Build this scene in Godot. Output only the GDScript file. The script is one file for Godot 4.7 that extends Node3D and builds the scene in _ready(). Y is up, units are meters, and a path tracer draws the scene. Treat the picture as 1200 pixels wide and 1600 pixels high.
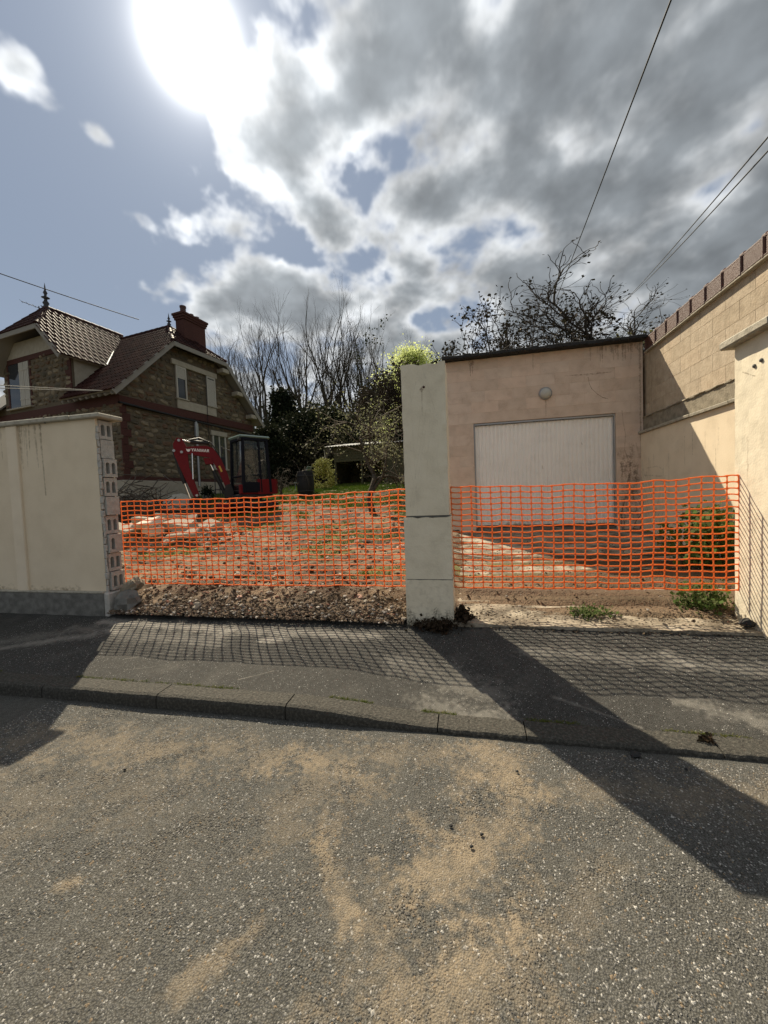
extends Node3D
# A street frontage: asphalt road, kerb and pavement, a broken rendered boundary wall, orange
# safety netting across two openings, a garage, a stone house, a mini excavator and bare trees.
# x runs along the street, y is up, the plot lies towards -z.

var rng := RandomNumberGenerator.new()
var M := {}          # materials
var used := {}       # names taken at top level
const EYE := Vector3(0, 1.35, 0)
const SUN := Vector3(-0.401, 0.723, -0.5625)   # towards the sun


# ---------------------------------------------------------------- geometry collector
class Geo:
	var v := PackedVector3Array()
	var n := PackedVector3Array()
	var c := PackedColorArray()
	var t := PackedVector2Array()
	var t2 := PackedVector2Array()
	var i := PackedInt32Array()
	var col := Color.WHITE
	var colored := false

	func vert(p: Vector3, nn: Vector3, uv := Vector2.ZERO) -> int:
		v.append(p); n.append(nn); t.append(uv)
		if colored: c.append(col)
		return v.size() - 1

	# counter-clockwise seen from outside
	func tri(a: Vector3, b: Vector3, d: Vector3) -> void:
		var nn := (b - a).cross(d - a).normalized()
		var k := v.size()
		vert(a, nn); vert(b, nn, Vector2(1, 0)); vert(d, nn, Vector2(1, 1))
		i.append_array(PackedInt32Array([k, k + 2, k + 1]))

	func quad(a: Vector3, b: Vector3, d: Vector3, e: Vector3) -> void:
		var nn := (b - a).cross(d - a)
		if nn.length_squared() < 1e-16: nn = (d - a).cross(e - a)
		nn = nn.normalized()
		var k := v.size()
		vert(a, nn, Vector2(0, 1)); vert(b, nn, Vector2(1, 1)); vert(d, nn, Vector2(1, 0)); vert(e, nn, Vector2(0, 0))
		i.append_array(PackedInt32Array([k, k + 2, k + 1, k, k + 3, k + 2]))

	# a polygon fan, convex, counter-clockwise from outside
	func fan(p: Array) -> void:
		for k in range(1, p.size() - 1): tri(p[0], p[k], p[k + 1])

	func box(at: Vector3, size: Vector3, bevel := 0.0, b := Basis.IDENTITY, jit := 0.0, r: RandomNumberGenerator = null) -> void:
		var h := size * 0.5
		var w := minf(bevel, minf(h.x, minf(h.y, h.z)) * 0.9)
		var P := {}
		for sx in [-1, 1]:
			for sy in [-1, 1]:
				for sz in [-1, 1]:
					var s := Vector3(sx, sy, sz)
					var o := Vector3.ZERO
					if jit > 0.0: o = Vector3(r.randf_range(-jit, jit), r.randf_range(-jit, jit), r.randf_range(-jit, jit))
					for ax in 3:
						var p := h - Vector3(w, w, w)
						p[ax] = h[ax]
						P[Vector4(sx, sy, sz, ax)] = at + b * (p * s + o)
					if w <= 0.0:
						for ax in 3: P[Vector4(sx, sy, sz, ax)] = at + b * (h * s + o)
		var F := func(q: Array) -> void:
			var m: Vector3 = (q[0] + q[1] + q[2] + q[-1]) / 4.0 - at
			if (q[1] - q[0]).cross(q[2] - q[0]).dot(m) < 0.0: q.reverse()
			if q.size() == 3: tri(q[0], q[1], q[2])
			else: quad(q[0], q[1], q[2], q[3])
		for ax in 3:
			var a1 := (ax + 1) % 3
			var a2 := (ax + 2) % 3
			for s in [-1, 1]:
				var q := []
				for e in [[-1, -1], [1, -1], [1, 1], [-1, 1]]:
					var k := Vector4(0, 0, 0, ax)
					k[ax] = s; k[a1] = e[0]; k[a2] = e[1]
					q.append(P[k])
				F.call(q)
			if w > 0.0:
				for e in [[-1, -1], [1, -1], [1, 1], [-1, 1]]:      # edges along ax
					var q2 := []
					for g in [[-1, a1], [1, a1], [1, a2], [-1, a2]]:
						var k2 := Vector4(0, 0, 0, g[1])
						k2[ax] = g[0]; k2[a1] = e[0]; k2[a2] = e[1]
						q2.append(P[k2])
					F.call(q2)
		if w > 0.0:
			for sx in [-1, 1]:
				for sy in [-1, 1]:
					for sz in [-1, 1]:
						F.call([P[Vector4(sx, sy, sz, 0)], P[Vector4(sx, sy, sz, 1)], P[Vector4(sx, sy, sz, 2)]])

	# box from two corners
	func bx(lo: Vector3, hi: Vector3, bevel := 0.0) -> void:
		box((lo + hi) * 0.5, (hi - lo).abs(), bevel)

	func tube(p: PackedVector3Array, r: PackedFloat32Array, sides := 6, flat := 1.0, caps := false) -> void:
		var m := p.size()
		if m < 2: return
		var d := (p[1] - p[0]).normalized()
		var up := Vector3.UP if absf(d.y) < 0.9 else Vector3.RIGHT
		var sx := d.cross(up).normalized()
		var k0 := v.size()
		for k in m:
			if k > 0: d = (p[mini(k + 1, m - 1)] - p[k - 1]).normalized()
			sx = (sx - d * sx.dot(d)).normalized()
			var sy := sx.cross(d)
			for s in sides:
				var a := TAU * s / sides
				var o := sx * cos(a) * flat + sy * sin(a)
				vert(p[k] + o * r[k], o.normalized(), Vector2(float(s) / sides, k))
		for k in m - 1:
			for s in sides:
				var a1 := k0 + k * sides + s
				var b1 := k0 + k * sides + (s + 1) % sides
				i.append_array(PackedInt32Array([a1, b1, b1 + sides, a1, b1 + sides, a1 + sides]))
		if caps:
			for e in [[0, -1], [m - 1, 1]]:
				var q := []
				for s in sides: q.append(v[k0 + e[0] * sides + s])
				if e[1] > 0: q.reverse()
				fan(q)

	func rod(a: Vector3, b: Vector3, r: float, sides := 8, r2 := -1.0) -> void:
		tube(PackedVector3Array([a, b]), PackedFloat32Array([r, r if r2 < 0.0 else r2]), sides, 1.0, true)

	# profile of (radius, height) turned about +y at the place and basis given
	func lathe(prof: Array, sides: int, at := Vector3.ZERO, b := Basis.IDENTITY) -> void:
		var k0 := v.size()
		var m := prof.size()
		for k in m:
			var q: Vector2 = prof[k]
			var e: Vector2 = prof[mini(k + 1, m - 1)] - prof[maxi(k - 1, 0)]
			for s in sides:
				var a := TAU * s / sides
				var o := Vector3(cos(a), 0, sin(a))
				vert(at + b * (o * q.x + Vector3.UP * q.y), (b * (o * e.y - Vector3.UP * e.x)).normalized())
		for k in m - 1:
			for s in sides:
				var a1 := k0 + k * sides + s
				var b1 := k0 + k * sides + (s + 1) % sides
				i.append_array(PackedInt32Array([a1, b1, b1 + sides, a1, b1 + sides, a1 + sides]))

	# polygon (x, y) pushed through depth along local z, centred; counter-clockwise polygon
	func prism(poly: PackedVector2Array, depth: float, at := Vector3.ZERO, b := Basis.IDENTITY) -> void:
		if Geometry2D.is_polygon_clockwise(poly): poly.reverse()
		var m := poly.size()
		var ix := Geometry2D.triangulate_polygon(poly)
		var pt := func(k: int, z: float) -> Vector3: return at + b * Vector3(poly[k].x, poly[k].y, z)
		for k in range(0, ix.size(), 3):
			var a := ix[k]; var bb := ix[k + 1]; var cc := ix[k + 2]
			if (poly[bb] - poly[a]).cross(poly[cc] - poly[a]) < 0.0:
				var sw := bb; bb = cc; cc = sw
			tri(pt.call(a, depth / 2), pt.call(bb, depth / 2), pt.call(cc, depth / 2))
			tri(pt.call(a, -depth / 2), pt.call(cc, -depth / 2), pt.call(bb, -depth / 2))
		for k in m:
			var j := (k + 1) % m
			quad(pt.call(k, -depth / 2), pt.call(j, -depth / 2), pt.call(j, depth / 2), pt.call(k, depth / 2))

	# second uv set laid flat: u along du, v along dv, both over the given lengths
	func planar(o: Vector3, du: Vector3, dv: Vector3) -> void:
		t2.resize(v.size())
		for k in v.size():
			var q := v[k] - o
			t2[k] = Vector2(q.dot(du) / du.length_squared(), q.dot(dv) / dv.length_squared())

	func mesh() -> ArrayMesh:
		var a := []
		a.resize(Mesh.ARRAY_MAX)
		a[Mesh.ARRAY_VERTEX] = v; a[Mesh.ARRAY_NORMAL] = n; a[Mesh.ARRAY_TEX_UV] = t; a[Mesh.ARRAY_INDEX] = i
		if colored: a[Mesh.ARRAY_COLOR] = c
		if t2.size() == v.size() and t2.size() > 0: a[Mesh.ARRAY_TEX_UV2] = t2
		var m := ArrayMesh.new()
		m.add_surface_from_arrays(Mesh.PRIMITIVE_TRIANGLES, a)
		return m


# ---------------------------------------------------------------- nodes
func numbered(called: String) -> String:
	var k: int = used.get(called, 0)
	used[called] = k + 1
	return called if k == 0 else "%s_%03d" % [called, k]

func tag(o: Node, label: String, category: String, group := "", kind := "") -> Node:
	if label: o.set_meta("label", label)
	if category: o.set_meta("category", category)
	if group: o.set_meta("group", group)
	if kind or category: o.set_meta("kind", kind if kind else ("stuff" if o is MultiMeshInstance3D else "thing"))
	return o

func thing(called: String, label: String, category: String, at := Vector3.ZERO, group := "") -> Node3D:
	var o := Node3D.new()
	o.name = numbered(called)
	add_child(o)
	o.position = at
	tag(o, label, category, group)
	return o

func put(called: String, shape, m: Material, parent: Node = self) -> MeshInstance3D:
	var o := MeshInstance3D.new()
	o.name = numbered(called) if parent == self else called
	o.mesh = shape.mesh() if shape is Geo else shape
	o.material_override = m
	parent.add_child(o, true)
	return o

func struct(called: String, shape, m: Material, label := "") -> MeshInstance3D:
	var o := put(called, shape, m)
	tag(o, label, "", "", "structure")
	return o

func many(called: String, shape, m: Material, xf: Array, cols: Array = [], parent: Node = self) -> MultiMeshInstance3D:
	var mm := MultiMesh.new()
	mm.transform_format = MultiMesh.TRANSFORM_3D
	mm.use_colors = cols.size() > 0
	mm.mesh = shape.mesh() if shape is Geo else shape
	mm.instance_count = xf.size()
	for k in xf.size():
		mm.set_instance_transform(k, xf[k])
		if cols.size() > 0: mm.set_instance_color(k, cols[k])
	var o := MultiMeshInstance3D.new()
	o.name = numbered(called) if parent == self else called
	o.multimesh = mm
	o.material_override = m
	o.set_meta("kind", "stuff")
	parent.add_child(o, true)
	return o


# ---------------------------------------------------------------- textures and materials (base colours are linear values)
func lin(a: Array) -> Color:
	return Color(a[0], a[1], a[2]).linear_to_srgb()

func noise_bytes(size: int, freq: float, sd: int, oct := 4, kind := FastNoiseLite.TYPE_SIMPLEX_SMOOTH, gain := 0.5) -> PackedByteArray:
	var f := FastNoiseLite.new()
	f.noise_type = kind
	f.seed = sd
	f.frequency = freq / size
	f.fractal_type = FastNoiseLite.FRACTAL_FBM if oct > 1 else FastNoiseLite.FRACTAL_NONE
	f.fractal_octaves = oct
	f.fractal_gain = gain
	if kind == FastNoiseLite.TYPE_CELLULAR:
		f.cellular_return_type = FastNoiseLite.RETURN_DISTANCE
		f.cellular_jitter = 1.0
	return f.get_seamless_image(size, size).get_data()

func ramp(stops: Array) -> PackedInt32Array:      # 256 colours, packed sRGB bytes, from [[t, [r, g, b] linear], ...]
	var out := PackedInt32Array()
	for k in 256:
		var t := k / 255.0
		var j := 0
		while j < stops.size() - 2 and t > stops[j + 1][0]: j += 1
		var w := clampf((t - stops[j][0]) / maxf(stops[j + 1][0] - stops[j][0], 1e-4), 0, 1)
		var a: Array = stops[j][1]
		var b: Array = stops[j + 1][1]
		var q := Color(lerpf(a[0], b[0], w), lerpf(a[1], b[1], w), lerpf(a[2], b[2], w)).linear_to_srgb()
		out.append(int(clampf(q.r, 0, 1) * 255) | int(clampf(q.g, 0, 1) * 255) << 8 | int(clampf(q.b, 0, 1) * 255) << 16 | 255 << 24)
	return out

# colour texture: coarse and fine noise mixed and read through a ramp
func ctex(size: int, stops: Array, f1: float, f2: float, share: float, sd: int) -> ImageTexture:
	var a := noise_bytes(size, f1, sd, 5)
	var b := noise_bytes(size, f2, sd + 1, 3)
	var lut := ramp(stops)
	var d := PackedInt32Array()
	d.resize(size * size)
	var w := int(share * 256)
	var w1 := 256 - w
	for k in size * size: d[k] = lut[(a[k] * w1 + b[k] * w) >> 8]
	return ImageTexture.create_from_image(Image.create_from_data(size, size, false, Image.FORMAT_RGBA8, d.to_byte_array()))

func htex(size: int, f1: float, f2: float, share: float, sd: int) -> ImageTexture:
	var a := noise_bytes(size, f1, sd, 4)
	var b := noise_bytes(size, f2, sd + 7, 3)
	var d := PackedByteArray()
	d.resize(size * size)
	var w := int(share * 256)
	for k in size * size: d[k] = (a[k] * (256 - w) + b[k] * w) >> 8
	return ImageTexture.create_from_image(Image.create_from_data(size, size, false, Image.FORMAT_L8, d))

# metres: the width that one repeat of the texture covers
func mat(color: Array, rough: float, tex: Texture2D = null, metres := 1.0, height: Texture2D = null, depth_cm := 0.0, world := true) -> StandardMaterial3D:
	var m := StandardMaterial3D.new()
	m.albedo_color = lin(color)
	m.roughness = rough
	m.metallic_specular = 0.4
	if tex or height:
		m.uv1_triplanar = true
		m.uv1_world_triplanar = world
		m.uv1_triplanar_sharpness = 4.0
		m.uv1_scale = Vector3.ONE / metres
	if tex: m.albedo_texture = tex
	if height:
		m.heightmap_enabled = true
		m.heightmap_texture = height
		m.heightmap_scale = depth_cm
	return m

# marks on a surface: strokes of matter, each [x0, y0, x1, y1, width0, width1, strength, grain] in 0..1 of the sheet, height/width = asp
func marks(w: int, h: int, color: Array, strokes: Array, sd: int, base := 0.0, base_freq := 0.01) -> ImageTexture:
	var f := FastNoiseLite.new()
	f.seed = sd; f.frequency = base_freq; f.fractal_octaves = 5
	var g := FastNoiseLite.new()
	g.seed = sd + 3; g.frequency = 0.09; g.fractal_octaves = 3
	var F := f.get_image(w, h).get_data()
	f.frequency = base_freq * 3.0
	var F3 := f.get_image(w, h).get_data()
	var G := g.get_image(w, h).get_data()
	var A := PackedFloat32Array()
	A.resize(w * h)
	if base > 0.0:
		var lut := PackedFloat32Array()
		for k in 256: lut.append(base * smoothstep(0.45, 0.95, k / 255.0))
		for k in w * h: A[k] = lut[F[k]] * (0.35 + G[k] * 0.0032)
	for s in strokes:
		var a := Vector2(s[0] * w, s[1] * h)
		var b := Vector2(s[2] * w, s[3] * h)
		var r0: float = s[4] * w
		var r1: float = s[5] * w
		var R := maxf(r0, r1) * 1.5
		var d := b - a
		var L := maxf(d.length_squared(), 1e-4)
		var st: float = s[6]
		var gr: float = s[7]
		for y in range(maxi(0, int(minf(a.y, b.y) - R)), mini(h, int(maxf(a.y, b.y) + R) + 1)):
			for x in range(maxi(0, int(minf(a.x, b.x) - R)), mini(w, int(maxf(a.x, b.x) + R) + 1)):
				var p := Vector2(x, y)
				var t := clampf((p - a).dot(d) / L, 0, 1)
				var q := p.distance_to(a + d * t) / maxf(lerpf(r0, r1, t), 0.5)
				if q > 1.5: continue
				var k := y * w + x
				var nn := (F3[k] - 128) * 0.0055 + (G[k] - 128) * 0.005
				A[k] = 1.0 - (1.0 - A[k]) * (1.0 - st * smoothstep(-0.15, 1.15, 1.0 - q + nn * gr))
	var cc := lin(color)
	var rgb_ := int(cc.r * 255) | int(cc.g * 255) << 8 | int(cc.b * 255) << 16
	var px := PackedInt32Array()
	px.resize(w * h)
	for k in w * h: px[k] = rgb_ | mini(int(A[k] * 255), 255) << 24
	return ImageTexture.create_from_image(Image.create_from_data(w, h, false, Image.FORMAT_RGBA8, px.to_byte_array()))

func marked(m: StandardMaterial3D, tx: Texture2D) -> StandardMaterial3D:
	var q: StandardMaterial3D = m.duplicate()
	q.detail_enabled = true
	q.detail_albedo = tx
	q.detail_blend_mode = BaseMaterial3D.BLEND_MODE_MIX
	q.detail_uv_layer = BaseMaterial3D.DETAIL_UV_2
	return q

func glass(tint: Array, alpha: float) -> StandardMaterial3D:
	var m := mat(tint, 0.04)
	m.transparency = BaseMaterial3D.TRANSPARENCY_ALPHA
	m.albedo_color.a = alpha
	m.metallic_specular = 0.5
	return m

func rv(a: float) -> Vector3:
	return Vector3(rng.randf_range(-a, a), rng.randf_range(-a, a), rng.randf_range(-a, a))


# ---------------------------------------------------------------- sky
func make_sky() -> PanoramaSkyMaterial:
	var W := 2048
	var H := 1024
	var f := FastNoiseLite.new()
	f.seed = 23; f.frequency = 3.1; f.fractal_octaves = 7; f.fractal_gain = 0.55
	var g := FastNoiseLite.new()
	g.seed = 5; g.frequency = 1.2; g.fractal_octaves = 3
	var s := FastNoiseLite.new()
	s.seed = 61; s.frequency = 5.5; s.fractal_octaves = 6; s.fractal_gain = 0.55
	# banks (+) and gaps (-) of the cloud cover: azimuth, elevation, half widths, amount
	var B := [
		[-46, 36, 13, 11, -0.62], [-55, 26, 16, 12, -0.6], [-44, 46, 8, 8, -0.4], [-60, 44, 12, 10, -0.4], [-40, 19, 12, 5, -0.25],
		[-14.5, 38.5, 3.2, 2.0, -0.33], [1.0, 40, 5, 1.7, -0.34], [-6, 25, 7, 1.6, -0.36], [-12, 31.5, 3.5, 1.2, -0.3], [-21, 31, 5, 1.2, -0.34],
		[-8, 49, 8, 5, 0.3], [12, 43, 12, 7, 0.36], [27, 36, 12, 8, 0.32], [14, 27, 12, 6, 0.36], [25, 20, 14, 8, 0.3], [-2, 18, 12, 5, 0.1],
		[-24, 44, 5, 7, 0.08], [-29, 36, 3, 6, 0.1], [-33, 27.5, 8, 2.4, 0.55], [-22, 26, 9, 3, 0.38], [-5, 35, 6, 3, 0.16],
		[-53, 39, 2.6, 2.2, 0.42], [-46.5, 37.7, 1.5, 1.3, 0.5], [-42.5, 31.2, 3.4, 2.0, 0.52], [-39.0, 33.6, 1.0, 0.8, 0.3], [-50, 30, 1.2, 0.8, 0.3],
	]
	var sun := SUN.normalized()
	var img := PackedFloat32Array()
	img.resize(W * H * 3)
	for j in H:
		var el := PI * (0.5 - (j + 0.5) / H)
		if el < -0.02:
			for x in W:
				var o0 := (j * W + x) * 3
				img[o0] = 0.16; img[o0 + 1] = 0.16; img[o0 + 2] = 0.15
			continue
		var y := sin(el)
		var ce := cos(el)
		var hz := pow(1.0 - clampf(y, 0, 1), 3.5)
		var eld := rad_to_deg(el)
		var k := 1.0 / (maxf(y, 0.0) + 0.3)
		var row := []                      # banks that reach this row: azimuth, reach, amount
		for b in B:
			var ey: float = (eld - b[1]) / b[3]
			if absf(ey) < 2.4: row.append(Vector3(b[0], (0.35 + 0.65 * ce) / b[2], b[4] * exp(-ey * ey)))
		var each := 1 if eld < 62 else (2 if eld < 75 else 8)
		for x in W:
			var o := (j * W + x) * 3
			var az := TAU * (x + 0.5) / W
			if az > PI: az -= TAU
			if x % each != 0 or (absf(az) > 1.3 and x % 2 == 1):
				img[o] = img[o - 3]; img[o + 1] = img[o - 2]; img[o + 2] = img[o - 1]
				continue
			var dx := sin(az) * ce
			var dz := -cos(az) * ce
			var qx := dx * k
			var qz := dz * k
			var w := g.get_noise_2d(qx, qz)
			var n := f.get_noise_2d(qx + w * 0.05, qz)
			var cov := 0.78 + w * 0.16
			var azd := rad_to_deg(az)
			if azd > -85 and azd < 65:
				for b: Vector3 in row:
					var ex := (azd - b.x) * b.y
					if ex * ex < 6.0: cov += b.z * exp(-ex * ex)
			var d := cov + n * 1.0 - 0.5
			var ca := clampf(dx * sun.x + y * sun.y + dz * sun.z, -1, 1)
			var ang := rad_to_deg(acos(ca))
			var near := exp(-ang / 14.0)
			var r := lerpf(0.15, 0.31, hz) + 0.10 * near
			var gg := lerpf(0.19, 0.39, hz) + 0.10 * near
			var bl := lerpf(0.265, 0.49, hz) + 0.10 * near
			if d > -0.1:
				var al := smoothstep(-0.1, 0.3, d)
				var th := smoothstep(0.02, 0.8, d)
				var n2 := s.get_noise_2d(qx + 7.0, qz + w * 0.04)
				var lit := maxf(lerpf(0.56, 0.17, sqrt(th)) * (1.0 + 0.8 * n2 * (1.0 - 0.45 * th)) * (1.0 + 1.5 * near), 0.1)
				r = lerpf(r, lit * lerpf(1.0, 0.93, th), al)
				gg = lerpf(gg, lit * 1.02, al)
				bl = lerpf(bl, lit * lerpf(1.03, 1.1, th), al)
			var a2 := ang * ang
			var glow := 5.0 * exp(-a2 / 6.5) + 0.24 * exp(-a2 / 36.0) + 0.09 * exp(-ang / 12.0)
			img[o] = (r + glow) * 0.92; img[o + 1] = (gg + glow * 0.985) * 0.92; img[o + 2] = (bl + glow * 0.95) * 0.92
	var p := PanoramaSkyMaterial.new()
	p.panorama = ImageTexture.create_from_image(Image.create_from_data(W, H, false, Image.FORMAT_RGBF, img.to_byte_array()))
	return p


# ---------------------------------------------------------------- ground heights
const PROF := [[3.2, 0.20], [3.5, 0.27], [3.9, 0.35], [7.7, 0.62], [11.0, 1.0], [15.0, 1.6], [20.0, 2.0], [30.0, 2.6], [45.0, 5.5], [95.0, 15.0]]
var bump := FastNoiseLite.new()

func prof(c: float) -> float:
	var j := 0
	while j < PROF.size() - 2 and c > PROF[j + 1][0]: j += 1
	return lerpf(PROF[j][1], PROF[j + 1][1], clampf((c - PROF[j][0]) / (PROF[j + 1][0] - PROF[j][0]), 0, 1))

func gy(x: float, c: float) -> float:      # yard
	var h := prof(c)
	var e := smoothstep(3.3, 3.7, c) * (1.0 - smoothstep(18.0, 30.0, c))
	h += e * (0.06 * bump.get_noise_2d(x * 1.3, c * 1.3) + 0.05 * bump.get_noise_2d(x * 5.0, c * 5.0) + 0.03 * bump.get_noise_2d(x * 17.0, c * 17.0))
	h += 0.07 * exp(-pow((c - 3.8) / 0.35, 2.0)) * smoothstep(0.2, 0.7, absf(x + 0.35)) * (1.0 if x < 0 else 0.0)
	return h

func kf(x: float) -> float:                # distance of the kerb's face
	return 2.125 + 0.004 * clampf(x, -12, 8)

func kt(x: float) -> float:                # height of the kerb's top
	return lerpf(0.082, 0.024, smoothstep(-1.15, -0.1, x))

func py(x: float, c: float) -> float:      # pavement
	var t := clampf((c - kf(x) - 0.15) / 1.1, 0, 1)
	return lerpf(kt(x) - 0.004, lerpf(0.185, 0.205, smoothstep(-3.0, 1.0, x)), t) + 0.006 * bump.get_noise_2d(x * 2.0, c * 2.0)

func grid(xs: Array, cs: Array, hf: Callable, cf = null) -> Geo:
	var g := Geo.new()
	g.colored = cf != null
	var nx := xs.size()
	for c in cs:
		for x in xs:
			var e := 0.04
			var h: float = hf.call(x, c)
			var nn := Vector3(h - hf.call(x + e, c), e, hf.call(x, c + e) - h).normalized()
			if cf != null: g.col = cf.call(x, c)
			g.vert(Vector3(x, h, -c), nn, Vector2(x, c))
	for j in cs.size() - 1:
		for k in nx - 1:
			var a := j * nx + k
			g.i.append_array(PackedInt32Array([a, a + nx, a + nx + 1, a, a + nx + 1, a + 1]))
	return g

func steps(a: float, b: float, d: float) -> Array:
	var o := []
	var m := int(ceil((b - a) / d))
	for k in m + 1: o.append(lerpf(a, b, float(k) / m))
	return o


# ---------------------------------------------------------------- the place
func _ready() -> void:
	rng.seed = 4711
	bump.seed = 3; bump.frequency = 1.0; bump.fractal_octaves = 3
	var cam := Camera3D.new()
	cam.name = "camera"
	cam.fov = 2.0 * rad_to_deg(atan(800.0 / 601.0))
	cam.near = 0.05; cam.far = 2000.0
	cam.position = EYE
	cam.basis = Basis(Vector3.UP, deg_to_rad(12.2)) * Basis(Vector3.RIGHT, deg_to_rad(-2.4)) * Basis(Vector3.BACK, deg_to_rad(-2.2))
	add_child(cam)
	cam.current = true
	var env := Environment.new()
	env.background_mode = Environment.BG_SKY
	env.sky = Sky.new()
	env.sky.sky_material = make_sky()
	env.tonemap_mode = Environment.TONE_MAPPER_LINEAR
	env.tonemap_exposure = 1.6
	env.sdfgi_enabled = true; env.ssao_enabled = true; env.ssil_enabled = true
	var we := WorldEnvironment.new()
	we.name = "environment"
	we.environment = env
	add_child(we)
	var sun := DirectionalLight3D.new()
	sun.name = "sun"
	sun.light_energy = 1.6
	sun.light_angular_distance = 0.5
	sun.light_color = Color(1.0, 0.945, 0.84)
	sun.shadow_enabled = true
	sun.look_at_from_position(Vector3.ZERO, -SUN, Vector3.UP)
	add_child(sun)
	print("sky ", Time.get_ticks_msec())
	make_materials()
	print("materials ", Time.get_ticks_msec())
	ground()
	print("ground ", Time.get_ticks_msec())
	kerb()
	left_wall()
	gate_pillars()
	garage()
	neighbour()
	print("walls ", Time.get_ticks_msec())
	house()
	print("house ", Time.get_ticks_msec())
	excavator()
	nets()
	shed()
	print("nets ", Time.get_ticks_msec())
	vegetation()
	print("plants ", Time.get_ticks_msec())
	rubble()
	small_things()
	cables()
	print("done ", Time.get_ticks_msec())


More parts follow.
